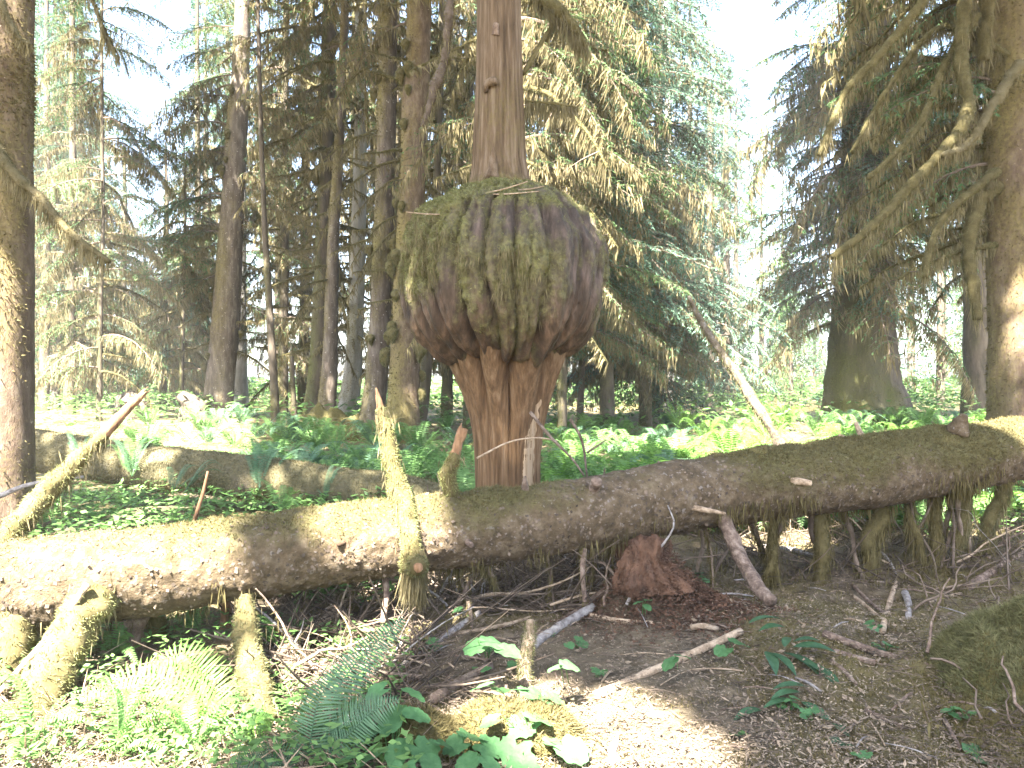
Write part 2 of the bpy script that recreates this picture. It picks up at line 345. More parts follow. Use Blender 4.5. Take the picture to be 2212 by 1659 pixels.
# ------------------------------------------------------------------ trunks, boughs, mossy dead branches
def bough_mesh(seed, L=3.0, needles=1.0, moss=1.0, blue=False, droop=.45, ks=.2):
    global rng
    keep = rng; rng = np.random.default_rng(1000 + seed)
    g = Geo(); n = 14; s = np.linspace(0, 1, n); wob = np.cumsum(rng.normal(0, .035, n))
    sp = np.c_[L * s, wob * L * .25, L * (.18 * s - droop * s ** 2)]
    V, F = tube(sp, .028 * (1 - s) + .006, n, 5, 0, cap=False); g.add(V, F, 0)
    bp, bd, bs, mp = [], [], [], []
    ns = 17
    for k in range(ns):
        t = .12 + .88 * (k + rng.random()) / ns; b = np.array([np.interp(t, s, sp[:, c]) for c in range(3)])
        for sd in (-1, 1):
            l = L * (.42 * (1 - t) ** .8 + .07) * rng.uniform(.6, 1.15); a = R(rng.uniform(40, 70)) * sd
            d = np.array([math.cos(a), math.sin(a), rng.uniform(-.25, .05)]); m = max(4, int(l / .085)); u = np.linspace(.05, 1, m)
            pts = b + d * (l * u)[:, None]; pts[:, 2] -= l * .35 * u ** 2
            V, F = tube(pts[[0, m // 2, m - 1]], [.009, .006, .003], 4, 3, 0, cap=False); g.add(V, F, 0)
            T = nrm(np.gradient(pts, axis=0)); sdv = nrm(np.cross(T, [0, 0, 1.]))
            for q in (-1, 1, 0, -.5, .5):
                dd = nrm(T * .75 + sdv * q * .75 + rng.normal(0, .12, T.shape) + np.array([0, 0, -.18])); bp.append(pts); bd.append(dd); bs.append(nrm(np.cross(dd, [0, 0, 1.]) + rng.normal(0, .25, T.shape)))
            mp.append(pts)
    bp = np.vstack(bp); bd = np.vstack(bd); bs = np.vstack(bs); kk = rng.random(len(bp)) < needles
    if kk.any():
        V, F = kites(bp[kk], bd[kk], nrm(bs[kk]), rng.uniform(.06, .17, kk.sum()), rng.uniform(.016, .04, kk.sum())); g.add(V, F, 1)
    mp = np.vstack([*mp, catmull(sp, 80), catmull(sp, 60)]); kk = rng.random(len(mp)) < .55 * moss
    V, F = strands(np.repeat(mp[kk], 2, 0) + rng.normal(0, .02, (2 * kk.sum(), 3)), .26 + .14 * (moss > .8), .030); g.add(V, F, 2)
    rng = keep
    return g.mesh('bough', [MT['twig'], MT['needleb' if blue else 'needle'], MT['hang']], False)
BG = [bough_mesh(i, 3, .9, .35, False) for i in range(3)]           # green, little moss
BB = [bough_mesh(10 + i, 3, .95, .18, True) for i in range(3)]       # bluish
BM = [bough_mesh(20 + i, 2.6, .35, 1.0, False, .7) for i in range(4)]  # moss draped

def dead_mesh(seed, L=1.8, r=.03, strand=.2, droop=.35, dens=1.0):
    global rng
    keep = rng; rng = np.random.default_rng(2000 + seed)
    g = Geo(); n = 10; s = np.linspace(0, 1, n); w = np.cumsum(rng.normal(0, .06, (n, 2)), 0)
    sp = np.c_[L * s, w[:, 0] * L * .3, L * (.1 * s - droop * s ** 1.7) + w[:, 1] * L * .15]
    rr = r * (1.1 - .75 * s) * rng.uniform(.8, 1.35, n)
    V, F = tube(sp, rr, 26, 8, .25, 14, seed, cap=True); addtube(g, V, F, 0)
    q = F[F[:, 2] != F[:, 3]]
    Pn, N = scatter(V, q, int(700 * L * dens)); b, f = blades(Pn, N, .03, .012, .5, .3); g.add(b, f, 1)
    k = rng.integers(0, 26, int(90 * L * dens)); c = catmull(sp, 26)[k]
    b, f = strands(c + rng.normal(0, .012, c.shape), strand, .03); g.add(b, f, 2)
    for t in range(rng.integers(2, 5)):
        b0 = sp[rng.integers(3, 9)]; d = nrm(rng.normal(0, 1, 3) + np.array([.6, 0, -.4])); l = rng.uniform(.2, .6)
        V, F = tube([b0, b0 + d * l * .5, b0 + d * l + np.array([0, 0, -.1 * l])], [.009, .007, .003], 5, 4, 0, cap=False); g.add(V, F, 3)
        c = b0 + d * (l * rng.random((14, 1))); b, f = strands(c, strand * .8, .022); g.add(b, f, 2)
    rng = keep
    return g.mesh('branch', [MT['mossb'], MT['moss'], MT['hang'], MT['twig']], True)
DB = [dead_mesh(i, L, r, st, dr) for i, (L, r, st, dr) in enumerate([(1.5, .032, .2, .2), (2.0, .036, .24, .35), (1.2, .03, .16, .1), (2.4, .035, .3, .5), (1.0, .03, .14, -.12), (1.7, .028, .28, .7)])]

def trunk_geo(pts, rad, seg=22, rough=.06, freq=5, seed=0, mossside=(-1, -.2), mossamt=.5, flute=0, fl=0, step=.12, fuzz=0):
    L = np.linalg.norm(np.diff(np.asarray(pts), axis=0), axis=1).sum()
    V, F = tube(pts, rad, int(L / step), seg, rough, freq, seed, False, flute, fl, stretch=.35)
    N = vnormals(V, F); c = N[:, 0] * mossside[0] + N[:, 1] * mossside[1]
    z0 = V[:, 2].min()
    m = mossamt * (.35 + .5 * c) + .5 * fbm(V * np.array([2.2, 2.2, .9]), 4, seed + 50) + .55 * np.exp(-(V[:, 2] - z0) / .6) * mossamt
    g = Geo().add(V, F, 0, m)
    return g, V, F, np.clip(m * 1.6 - .25, 0, 1)

def place(data, name, root, base, az, tilt, sc, roll=0.):
    M = Matrix.Translation(Vector(base) - root.location) @ Matrix.Rotation(az, 4, 'Z') @ Matrix.Rotation(tilt, 4, 'Y') @ Matrix.Rotation(roll, 4, 'X') @ Matrix.Diagonal((sc, sc, sc, 1))
    return link(name, data, root, M)

TRUNKS = []      # positions for assigning the added shade canopy
def tree(label, line, Y, wpx, mat, H=20, group=None, name='conifer_tree', boughs=None, dead=None, mossside=(-1, -.3), mossamt=.5, flare=1.35, flute=0, fl=0, seed=0, fuzz=2500, broken=False, clumps=0, cat='tree', azc=None, shy=True):
    """line: pixels (px,py) up the trunk from its base; boughs/dead: (mesh list, count, z0, z1, scale0, scale1)"""
    rs = random.Random(seed)
    b = P(line[0][0], line[0][1], Y); b[2] = g1(b[0], b[1]) - .05
    pts = [b]
    for (px, py) in line[1:]: pts.append(P(px, py, Y))
    w = list(wpx)
    if not broken:
        d = nrm(pts[-1] - pts[max(0, len(pts) - 3)]); d[0] *= .5; top = pts[-1] + d * max(.5, (H - pts[-1][2]))
        pts.append(top); w.append(w[-1] * .45)
    rad = np.array(w) * pxm(Y) / 2; rad[0] *= 1
    # flare at the foot
    p2 = pts[0] * .93 + pts[1] * .07; pts = [pts[0], p2] + pts[1:]; rad = np.r_[rad[0] * flare, rad[0], rad[1:]]
    root = thing(name, label, cat, tuple(b), group)
    g, V, F, mk = trunk_geo(pts, rad, 24 if Y < 30 else 14, .07, 5, seed, mossside, mossamt, flute, fl, .12 if Y < 22 else .25)
    part('trunk', g, MT[mat], root)
    if fuzz:
        Pn, N = scatter(V, F, fuzz, mk * (V[:, 2] < HC + .55 * Y)); v, f = blades(Pn, N, .035 + .0012 * Y, .009 + .0006 * Y, .6, .4)
        part('trunk_moss', Geo().add(v, f), MT['mossb'], root, kind='stuff')
    PT = np.array(pts); zz = PT[:, 2]
    def at(z): return np.array([np.interp(z, zz, PT[:, k]) for k in range(3)]), np.interp(z, zz, rad)
    def pick():
        for _ in range(12):
            if azc == 'sides': a = rs.choice((0, math.pi)) + rs.gauss(0, .55)
            elif azc is None or rs.random() < .25: a = rs.uniform(0, 2 * math.pi)
            else: a = rs.gauss(azc[0], azc[1])
            if not shy or math.sin(a) > -.45 or rs.random() < .12: break
        return a
    for nm, spec in (('bough', boughs), ('branch', dead)):
        if not spec: continue
        for (ms, n, z0, z1, s0, s1) in (spec if isinstance(spec, list) else [spec]):
            for k in range(n):
                z = z0 + (z1 - z0) * (k + rs.random()) / n; c, r = at(z); az = pick()
                c = c + np.array([math.cos(az), math.sin(az), 0]) * r * .8; s = s0 + (s1 - s0) * (k / n) ; s *= rs.uniform(.75, 1.2)
                place(rs.choice(ms), nm, root, c, az, R(rs.uniform(-8, 22)), s, R(rs.uniform(-15, 15)))
    for k in range(clumps):
        z = rs.uniform(.8, HC + .46 * Y); c, r = at(z); az = math.pi + rs.uniform(-.2, 1.3) if rs.random() < .75 else rs.uniform(-.6, .2)
        c = c + np.array([math.cos(az), math.sin(az), 0]) * r * 1.02
        place(CL[rs.randrange(len(CL))], 'moss_clump', root, c, az, 0, rs.uniform(.7, 1.4))
    TRUNKS.append((b[0], b[1], root))
    return root, at

def clump_mesh(seed):
    n = 12; th = np.linspace(0, 2 * np.pi, 14, endpoint=False); s = np.linspace(0, 1, n)
    r = .085 * np.sin(np.pi * s ** .6) ** .8 + .004
    c = np.c_[.05 + .03 * np.sin(s * 3), 0 * s, .08 - .34 * s]
    V = (c[:, None] + np.stack([np.outer(r, np.cos(th)), np.outer(r, np.sin(th)), np.zeros((n, 14))], -1)).reshape(-1, 3)
    V = V * (1 + .35 * fbm(V * 16, 3, seed)[:, None])
    i = np.arange(n - 1)[:, None] * 14; j = np.arange(14)[None]; j2 = (j + 1) % 14
    F = np.stack([i + j, i + j2, i + 14 + j2, i + 14 + j], -1).reshape(-1, 4)
    g = Geo().add(V, F, 0); Pn, N = scatter(V, F, 900); N = -N if (N * (Pn - Pn.mean(0))).sum() < 0 else N
    v, f = blades(Pn, N, .03, .011, .5, .3); g.add(v, f, 1)
    return g.mesh('moss_clump', [MT['mossb'], MT['moss']])
CL = [clump_mesh(i) for i in range(3)]

# ---- near left spruce
tl, at_tl = tree('reddish mossy trunk at the left edge of the clearing', [(14, 1165), (16, 900), (18, 500), (20, 100), (20, 0)], 7, [112, 100, 96, 92, 92], 'redspruce', 19, 'near trunks' and None,
    mossside=(.6, -.6), mossamt=.30, seed=1, fuzz=6000, dead=(DB, 10, 6.5, 14, .9, 1.1), name='spruce_tree')
# ---- left background
tree('tall straight spruce with bare scaly grey lower trunk left of the trunk cluster', [(467, 912), (474, 840), (487, 700), (502, 450), (513, 250), (522, 100)], 26, [66, 62, 58, 48, 42, 36], 'spruce', 24, None,
    boughs=[(BM, 26, 4, 12, .8, 1.1), (BG, 8, 4.5, 10, .75, .85), (BG, 18, 10, 22, .9, .65)], dead=(DB, 18, 2.5, 9, .8, 1.), mossamt=.4, seed=2, clumps=12, azc='sides', name='spruce_tree')
tree('pale grey trunk close behind the scaly left spruce', [(520, 893), (518, 700), (520, 450), (522, 0)], 31, [34, 28, 24, 18], 'pale', 20, None, boughs=(BG, 24, 7, 18, 1, .7), mossamt=.2, seed=3, fuzz=600)
tree('slim bare leaning trunk right of the scaly left spruce', [(597, 948), (590, 800), (578, 600), (570, 450), (560, 150)], 20, [19, 17, 14, 11, 9], 'dark', 15, None, boughs=(BM, 14, 6, 13, .5, .4), dead=(DB, 6, 3.2, 7, .5, .6), mossamt=.25, seed=4, fuzz=700, flare=1.2)
tree('short broken pole standing beside the slim leaning trunk', [(638, 948), (634, 860), (630, 770)], 20, [14, 12, 9], 'dark', 5, None, broken=True, mossamt=.3, seed=5, fuzz=400, name='dead_snag', cat='snag', flare=1.2)
# ---- central cluster
CA = (R(200), 1.2)
tree('rear trunk at the left of the cluster with moss along one side', [(672, 935), (686, 800), (696, 600), (706, 300), (712, 0)], 21, [46, 38, 35, 32, 30], 'dark', 22, None, boughs=(BM, 16, 8, 16, .8, .8), dead=(DB, 40, 2.2, 13, .8, 1.1), mossamt=.75, seed=6, clumps=5, azc=CA)
tree('left front trunk of the cluster, grey with a sinuous stem', [(700, 935), (712, 800), (716, 650), (722, 480), (736, 250), (745, 0)], 20, [42, 34, 29, 24, 20, 17], 'spruce', 18, None, boughs=(BM, 10, 8, 16, .7, .7), dead=(DB, 34, 2.4, 12.5, .7, 1.0), mossamt=.45, seed=7, azc=CA)
tree('fluted weathered trunk with spreading foot in the middle of the cluster', [(738, 932), (756, 850), (766, 740), (772, 560), (778, 300), (780, 0)], 22.5, [62, 40, 34, 30, 26, 22], 'pale', 18, None, dead=(DB, 40, 2.6, 13, .8, 1.2), mossamt=.35, flute=7, fl=.25, seed=8, azc=CA)
tree('slender pale barked trunk in front of the cluster with mossy flared foot', [(798, 985), (810, 860), (820, 700), (830, 450), (836, 200), (838, 0)], 17, [66, 50, 45, 43, 42, 40], 'spruce', 22, None, boughs=(BM, 14, 9, 16, .8, .8), dead=(DB, 26, 2.6, 10.5, .7, 1.0), mossamt=.5, seed=9, clumps=8, fuzz=5000, flare=1.6)
tree('thickest trunk of the cluster with round moss clumps down its left side', [(868, 985), (872, 860), (877, 700), (888, 450), (898, 200), (906, 0)], 16.4, [84, 66, 62, 58, 54, 52], 'redspruce', 24, None, boughs=(BM, 16, 9, 17, .9, .9), dead=(DB, 26, 3.0, 10.5, .7, 1.0), mossamt=.62, seed=10, clumps=22, fuzz=7000, flare=1.6)
tree('thin curved dark stem right behind the thickest cluster trunk', [(893, 968), (904, 920), (916, 840), (928, 700), (940, 500), (950, 200), (955, 0)], 18.5, [34, 32, 28, 22, 18, 15, 13], 'dark', 16, None, dead=(DB, 34, 2.2, 11, .8, 1.1), mossamt=.5, seed=12)
for k, (px, Yy, w, sd) in enumerate([(610, 27, 24, 40), (655, 30, 26, 41), (965, 25, 26, 42), (1010, 21, 20, 43), (760, 29, 28, 44), (850, 26, 24, 45)]):
    tree(['mossy hemlock in the shade between the scaly spruce and the cluster', 'moss draped hemlock far behind the left of the cluster', 'dark moss hung hemlock behind the gap left of the burl', 'slim hemlock hung with moss just left of the burl trunk', 'mossy hemlock seen between the cluster trunks', 'rear hemlock behind the two tallest cluster trunks'][k],
         [(px, 900), (px + 4, 600), (px + 6, 200), (px + 8, 0)], Yy, [w, w * .8, w * .6, w * .5], 'dark', 20, 'shaded hemlocks behind the cluster',
         boughs=[(BM, 22, 2.4, 14, .85, 1.0), (BG, 8, 10, 18, .9, .7)], dead=(DB, 44, 1.6, 14, .9, 1.2), mossamt=.6, seed=sd, fuzz=1500, name='hemlock_tree')
# ---- behind and right of the burl
tree('hemlock hidden behind the burl trunk with long mossy limbs reaching right', [(1105, 930), (1105, 600), (1100, 300), (1098, 0)], 14, [44, 40, 36, 34], 'dark', 19, None,
     boughs=[(BM, 20, 4.0, 9, .7, .9), (BG, 10, 7, 14, .9, .8)], dead=[(DB, 30, 3.4, 9.5, .9, 1.3)], mossamt=.6, seed=50, azc=(R(-15), .6), name='hemlock_tree')
tree('dark hemlock with drooping boughs right of the burl', [(1312, 885), (1310, 780), (1300, 600), (1290, 300), (1285, 0)], 21, [34, 28, 24, 20, 18], 'dark', 19, None,
     boughs=[(BM, 26, 2.6, 8, .9, 1.1), (BB, 50, 3.2, 16, 1.1, .9)], dead=(DB, 14, 2.2, 9, .8, 1.1), mossamt=.5, seed=51, azc=(R(-40), 1.4), name='hemlock_tree')
tree('dense hemlock close behind the right side of the burl', [(1215, 890), (1214, 700), (1210, 400), (1206, 0)], 17.5, [22, 19, 16, 13], 'dark', 18, None, boughs=[(BB, 46, 2.6, 13, .95, .9), (BG, 24, 3, 13, .9, .9), (BM, 20, 2.5, 9, .8, .8)], dead=(DB, 10, 2, 8, .8, .9), mossamt=.5, seed=61, azc=(R(10), 1.2), name='hemlock_tree')
tree('broad low hemlock spreading over the fern bed right of the burl', [(1395, 885), (1392, 700), (1388, 400), (1386, 100)], 22.5, [28, 24, 18, 12], 'dark', 17, None, boughs=[(BB, 60, 1.9, 12, 1.15, .9), (BG, 24, 2, 14, 1.1, .8), (BM, 18, 1.8, 7, .9, .9)], mossamt=.4, seed=62, name='hemlock_tree')
tree('thin dark stem left of the drooping hemlock', [(1252, 880), (1256, 800), (1262, 600), (1265, 200)], 22, [16, 14, 12, 9], 'dark', 15, None, boughs=[(BB, 26, 4, 14, .8, .7), (BM, 12, 3, 8, .8, .8)], mossamt=.4, seed=52, name='hemlock_tree')
tree('blue green hemlock in the open stand right of the drooping hemlock', [(1420, 870), (1420, 600), (1424, 200), (1424, 0)], 28, [26, 22, 16, 12], 'dark', 20, None, boughs=[(BB, 64, 1.8, 18, 1.15, .7)], dead=(DB, 8, 2, 7, .9, .9), mossamt=.3, seed=53, fuzz=600, name='hemlock_tree')
tree('tall pale dead snag rising between the blue green hemlocks', [(1446, 865), (1446, 500), (1443, 250), (1437, 0)], 36, [22, 18, 14, 11], 'pale', 24, None, dead=None, boughs=(BB, 10, 3, 9, .7, .7), mossamt=.1, seed=54, fuzz=0, name='dead_snag', cat='snag')
tree('twin stemmed pale blue conifer, left stem', [(1534, 865), (1534, 600), (1533, 250)], 38, [20, 16, 10], 'dark', 15, None, boughs=[(BB, 58, 2, 14.5, 1.2, .5)], mossamt=.2, seed=55, fuzz=0)
tree('twin stemmed pale blue conifer, right stem', [(1570, 865), (1570, 600), (1568, 250)], 39, [19, 15, 9], 'dark', 14.5, None, boughs=[(BB, 44, 2, 14, 1.1, .5)], mossamt=.2, seed=56, fuzz=0)
tree('massive dark moss hung tree with spreading buttressed foot on the right', [(1872, 905), (1862, 830), (1862, 700), (1866, 500), (1872, 250), (1878, 0)], 23.5, [190, 150, 122, 104, 92, 84], 'dark', 22, None,
     boughs=[(BM, 48, 3.8, 12, 1.0, 1.35), (BG, 40, 4.6, 18, 1.0, 1.1), (BB, 20, 4.4, 11, .8, 1.0)], dead=(DB, 24, 3.2, 9, 1.0, 1.3), mossamt=.7, flute=9, fl=.22, seed=57, fuzz=9000, flare=1.35, azc=(R(-110), 1.1), shy=False, name='old_tree')
tree('dark trunk standing in the bright gap left of the right edge trunk', [(2116, 892), (2112, 780), (2106, 600), (2100, 400), (2096, 0)], 25, [74, 58, 46, 40, 34], 'dark', 20, None, boughs=[(BM, 24, 6, 15, 1., 1.), (BG, 20, 7, 16, 1., .8)], dead=(DB, 20, 4, 12, .9, 1.1), mossamt=.4, seed=58, fuzz=1500)
tr, at_tr = tree('reddish brown trunk at the right edge with long mossy limbs', [(2206, 975), (2202, 800), (2196, 500), (2192, 200), (2190, 0)], 10, [128, 122, 118, 114, 112], 'redspruce', 20, None, mossside=(-1, -.2), mossamt=.55, seed=59, fuzz=9000, dead=[(DB, 14, 7.5, 15, 1, 1.2), (DB, 20, 3.2, 7.5, .7, 1.)], name='spruce_tree', boughs=[(BM, 12, 4.4, 8.5, .6, .8), (BG, 7, 5.2, 9, .7, .9)], azc=(R(160), .5))

def limb_geo(pts, rad, fz, st, stl, seed=0, mats=None, seg=12):
    """a moss wrapped limb: lumpy tube + fuzz + hanging strands"""
    L = np.linalg.norm(np.diff(np.asarray(pts), axis=0), axis=1).sum()
    V, F = tube(pts, rad, max(8, int(L / .035)), seg, .28, 11, seed, True); g = Geo(); addtube(g, V, F, 0)
    q = F[F[:, 2] != F[:, 3]]; Pn, N = scatter(V, q, int(fz * L)); b, f = blades(Pn, N, .022, .006, .5, .5); g.add(b, f, 1)
    k = catmull(pts, 200)[rng.integers(0, 200, int(1.8 * st * L))]; rm = float(np.mean(rad))
    b, f = strands(k + rng.normal(0, rm * .55, k.shape), stl * .9, .0085); g.add(b, f, 2)
    return g
LM = [MT['mossb'], MT['moss'], MT['hang']]
for k, (pp, Y0, Y1, r0, r1, stl) in enumerate([
    ([(2010, -40), (1995, 0), (1908, 110), (1835, 187), (1795, 270), (1770, 335)], 8.8, 8.3, 11, 5, .22),
    ([(2120, -60), (2085, 0), (2075, 133), (2091, 233), (2048, 313), (1968, 400), (1891, 483), (1800, 555)], 9.5, 8.2, 16, 8, .30),
    ([(2110, 30), (2041, 143), (1995, 253), (1948, 317), (1875, 385)], 9.5, 8.6, 10, 5, .2),
    ([(2200, 140), (2141, 233), (2091, 310), (2035, 335)], 9.4, 8.6, 13, 5, .16),
    ([(2150, 370), (2121, 395), (2041, 467), (2008, 540), (1998, 600)], 9.8, 9.2, 12, 6, .22),
    ([(2150, 400), (2112, 440), (2092, 533), (2100, 600), (2112, 690)], 9.9, 9.5, 20, 10, .3),
    ([(2140, -40), (2128, 60), (2125, 130)], 9.6, 9.5, 18, 12, .3),
    ([(2180, 120), (2060, 60), (1990, 90), (1900, 220), (1840, 330)], 9.8, 9.0, 9, 4, .25)]):
    n = len(pp); ts = np.linspace(0, 1, n); pts = [P(a, b, Y0 + (Y1 - Y0) * t) for (a, b), t in zip(pp, ts)]
    part('branch', limb_geo(pts, (r0 + (r1 - r0) * ts) * pxm(9), 1500, 170, stl, 300 + k), LM if k != 3 else [MT['hang'], MT['hang'], MT['hang']], tr)
for k, (pp, Y0, Y1, r0, r1, stl) in enumerate([
    ([(-20, 300), (30, 375), (90, 430), (150, 500), (235, 565)], 6.8, 6.2, 14, 5, .22),
    ([(0, 0), (12, 30), (40, 80), (65, 95)], 6.7, 6.5, 9, 3, .12)]):
    n = len(pp); ts = np.linspace(0, 1, n); pts = [P(a, b, Y0 + (Y1 - Y0) * t) for (a, b), t in zip(pp, ts)]
    part('branch', limb_geo(pts, (r0 + (r1 - r0) * ts) * pxm(6.5), 1500, 260, stl, 330 + k), [MT['hang'], MT['hang'], MT['hang']], tl)

# ---- left background stand and far trees
BL = [(150, 29, 26, 'hemlock with golden moss near the left edge trunk'), (214, 24, 13, 'thin dark stem leaning in the left understory'), (95, 34, 22, 'hazy hemlock just right of the left edge trunk'),
      (262, 38, 18, 'low moss hung hemlock at the left of the bright gap'), (352, 33, 17, 'moss hung hemlock in the bright gap left of the scaly spruce'), (420, 36, 20, 'hemlock half hidden by the scaly left spruce'), (392, 27.5, 10, 'dark mossy sapling in front of the bright left gap')]
for k, (px, Yy, w, lb) in enumerate(BL):
    low = k in (3, 4, 6)
    tree(lb, [(px, 890), (px + 3, 650), (px + 8, 470), (px + 6, 330 if low else 120)], Yy, [w, w * .85, w * .6, w * (.25 if low else .5)], 'dark', 11 if low else 22, 'hemlocks of the left stand',
         boughs=[(BM, 22 if low else 32, 2, 8 if low else 13, .85, .7), (BG if k % 2 else BB, 14 if low else 32, 2.5, 10 if low else 20, .9, .6)], dead=(DB, 14, 1.6, 8, .9, 1), mossamt=.6, seed=70 + k, fuzz=500, name='hemlock_tree')
for (px, Yy, lb, rr) in [(283, 25, 'reddish upturned root plate in the left understory', .5), (408, 24.5, 'brown decayed stump beside the scaly left spruce', .42)]:
    b = P(px, 880, Yy); b[2] = g1(b[0], b[1]) - .05
    V, F = tube([b, b + np.array([.1, 0, .7]), b + np.array([.15, 0, 1.3 * rr + .3])], [rr, rr * .8, rr * .35], 16, 18, .5, 2.5, 5, True)
    gq = Geo(); addtube(gq, V, F, 0); single('rotten_stump', gq, MT['dark'], lb, 'stump', tuple(b))

def far_proto(seed, H, blue):
    rs = np.random.default_rng(seed); ps, ds, ss, ls, ws, mk = [], [], [], [], [], []
    for k in range(95):
        z = 1.2 + (H - 1.6) * (k / 95) ** .9; L = (3.4 * (1 - z / H) ** .75 + .5) * rs.uniform(.6, 1.2); az = rs.uniform(0, 2 * np.pi); n = 46
        t = rs.random(n) ** .7; d = np.array([math.cos(az), math.sin(az), 0]); sd = np.array([-d[1], d[0], 0])
        off = rs.normal(0, .28, n) * (1.05 - t)
        p = d * (L * t)[:, None] + sd * (L * off)[:, None] + np.c_[0 * t, 0 * t, z - L * .4 * t ** 2 + rs.normal(0, .06, n)]
        D = nrm(d * .8 + sd * np.sign(off)[:, None] * .6 + rs.normal(0, .3, (n, 3)) + np.array([0, 0, -.25])); ps.append(p); ds.append(D); ss.append(nrm(np.cross(D, [0, 0, 1.]) + rs.normal(0, .3, (n, 3))))
        mk.append(rs.random(n) < .22 * (1 - z / H))
    p, d, s, m = np.vstack(ps), np.vstack(ds), np.vstack(ss), np.concatenate(mk)
    g = Geo(); V, F = kites(p[~m], d[~m], nrm(s[~m]), rs.uniform(.25, .55, (~m).sum()), rs.uniform(.07, .15, (~m).sum())); g.add(V, F, 0)
    V, F = strands(p[m], .55, .09); g.add(V, F, 1)
    cm = g.mesh('crown', [MT['needleb' if blue else 'needle'], MT['hang']], False)
    V, F = tube([(0, 0, -.3), (0, 0, H * .5), (0, 0, H)], [.26, .17, .02], 14, 8, .05, 4, seed, False)
    return cm, Geo().add(V, F).mesh('trunk', MT['dark'])
FP = [far_proto(1, 26, True), far_proto(2, 21, False), far_proto(3, 30, True), far_proto(4, 12, False)]
fr = random.Random(5); AUTO = []
XT = [(1490, 46, 0, 1.1), (1590, 46, 0, .8), (1690, 60, 2, .68), (1560, 56, 2, .85), (1645, 55, 1, .85), (1540, 52, 2, .8), (1380, 42, 2, .9), (240, 44, 1, .62), (300, 52, 3, .8), (375, 50, 3, .85), (180, 42, 2, .7), (60, 40, 0, .9), (120, 48, 2, 1), (1700, 62, 3, .9), (1760, 66, 3, .8), (2040, 50, 1, .7)]
for k in range(78 + len(XT)):
    Yy = fr.uniform(36, 80); px = fr.uniform(-250, 2460)
    if k >= 78: px, Yy = XT[k - 78][:2]
    gap = 235 < px < 420 or 1540 < px < 1850
    pi = 3 if gap else fr.choice([0, 1, 2, 0, 2, 3])
    if k >= 78: pi = XT[k - 78][2]
    elif gap and fr.random() < .35: continue
    if k < 78 and 420 < px < 1000 and fr.random() < .5: continue
    if k < 78 and 1930 < px < 2150 and fr.random() < .5: continue
    b = P(px, 880, Yy); b[2] = g1(b[0], b[1]) - .1
    t = thing('far_conifer', 'hazy conifer in the far sunlit wood behind the clearing' if pi != 3 else 'low young conifer at the far edge of the clearing', 'tree', tuple(b), 'conifers of the far wood')
    AUTO.append((t, px, 700, 'hazy far conifer' if pi != 3 else 'low young far conifer')); t.rotation_euler = (0, 0, fr.uniform(0, 6.28)); s = fr.uniform(.35, .55) if gap else fr.uniform(.8, 1.2); s = s if k < 78 else XT[k - 78][3]; t.scale = (s, s, s)
    link('crown', FP[pi][0], t); link('trunk', FP[pi][1], t)

# ------------------------------------------------------------------ the burl tree
BY = 7.0; bx0 = (1090 - CX) / FPX * BY; k7 = pxm(BY)
def zof(py): return HC - (py - CY) * k7
broot = thing('burl_tree', 'grey brown tree with a huge round mossy burl around its trunk', 'tree', (bx0, BY, 0))
# trunk: profile (py, left, right) about px 1090
TP = [(1245, 78, 92), (1150, 68, 82), (1050, 63, 79), (1000, 64, 79), (950, 66, 82), (900, 71, 88), (850, 82, 96), (810, 96, 106), (780, 108, 116), (755, 118, 124), (735, 112, 118), (700, 90, 90), (560, 76, 70), (425, 92, 84), (405, 82, 66), (385, 75, 54), (350, 72, 48), (300, 70, 46), (200, 65, 41), (100, 62, 38), (0, 60, 35), (-400, 52, 26), (-1800, 34, 10), (-3400, 14, -6)]
py = np.array([t[0] for t in TP], float); lo = np.array([t[1] for t in TP], float) * .97; ro = np.array([t[2] for t in TP], float) * .97
M = 420; u = np.concatenate([np.linspace(1245, -20, 360), np.linspace(-40, -3400, 60)]); o = np.argsort(py)
li = np.interp(u, py[o], lo[o]); ri = np.interp(u, py[o], ro[o]); seg = 320; th = np.linspace(0, 2 * np.pi, seg, endpoint=False)
cxx = (ri - li) / 2; rr = (ri + li) / 2
zz = zof(u); amp = np.exp(-((u - 800) / 110) ** 2) * .40 + .035
ph = th[None] * 4.5 + .35 * np.sin(th * 3)[None] + .25 * np.sin(zz * 1.3)[:, None]
fl = np.abs(np.sin(ph)) ** .55 - .62
q = np.stack([np.cos(th)[None] * np.ones(M)[:, None] * .3 * 7, np.sin(th)[None] * np.ones(M)[:, None] * .3 * 7, np.repeat(zz[:, None] * .5, seg, 1)], -1).reshape(-1, 3)
fine = fbm(q * np.array([11, 11, 1.6]), 4, 77).reshape(M, seg); mid = fbm(q * np.array([1.0, 1.0, 1.5]), 3, 78).reshape(M, seg)
RR = rr[:, None] * (1 + amp[:, None] * fl + .055 * fine + .05 * mid)
u0, RR0, cxx0 = u, RR, cxx
TV = np.stack([bx0 + (cxx[:, None] + RR * np.cos(th)[None]) * k7, BY + RR * np.sin(th)[None] * k7, np.repeat(zz[:, None], seg, 1)], -1).reshape(-1, 3)
def gridF(n, seg):
    i = np.arange(n - 1)[:, None] * seg; j = np.arange(seg)[None]; j2 = (j + 1) % seg
    return np.stack([i + j, i + j2, i + seg + j2, i + seg + j], -1).reshape(-1, 4)
tm = .05 + .5 * fbm(TV * np.array([2, 2, 1]), 4, 80) + .35 * np.exp(-(TV[:, 2] - .1) / .4) + .5 * np.exp(-((TV[:, 2] - zof(420)) / .12) ** 2)
part('trunk', Geo().add(TV, gridF(M, seg), 0, tm), MT['cedar'], broot)
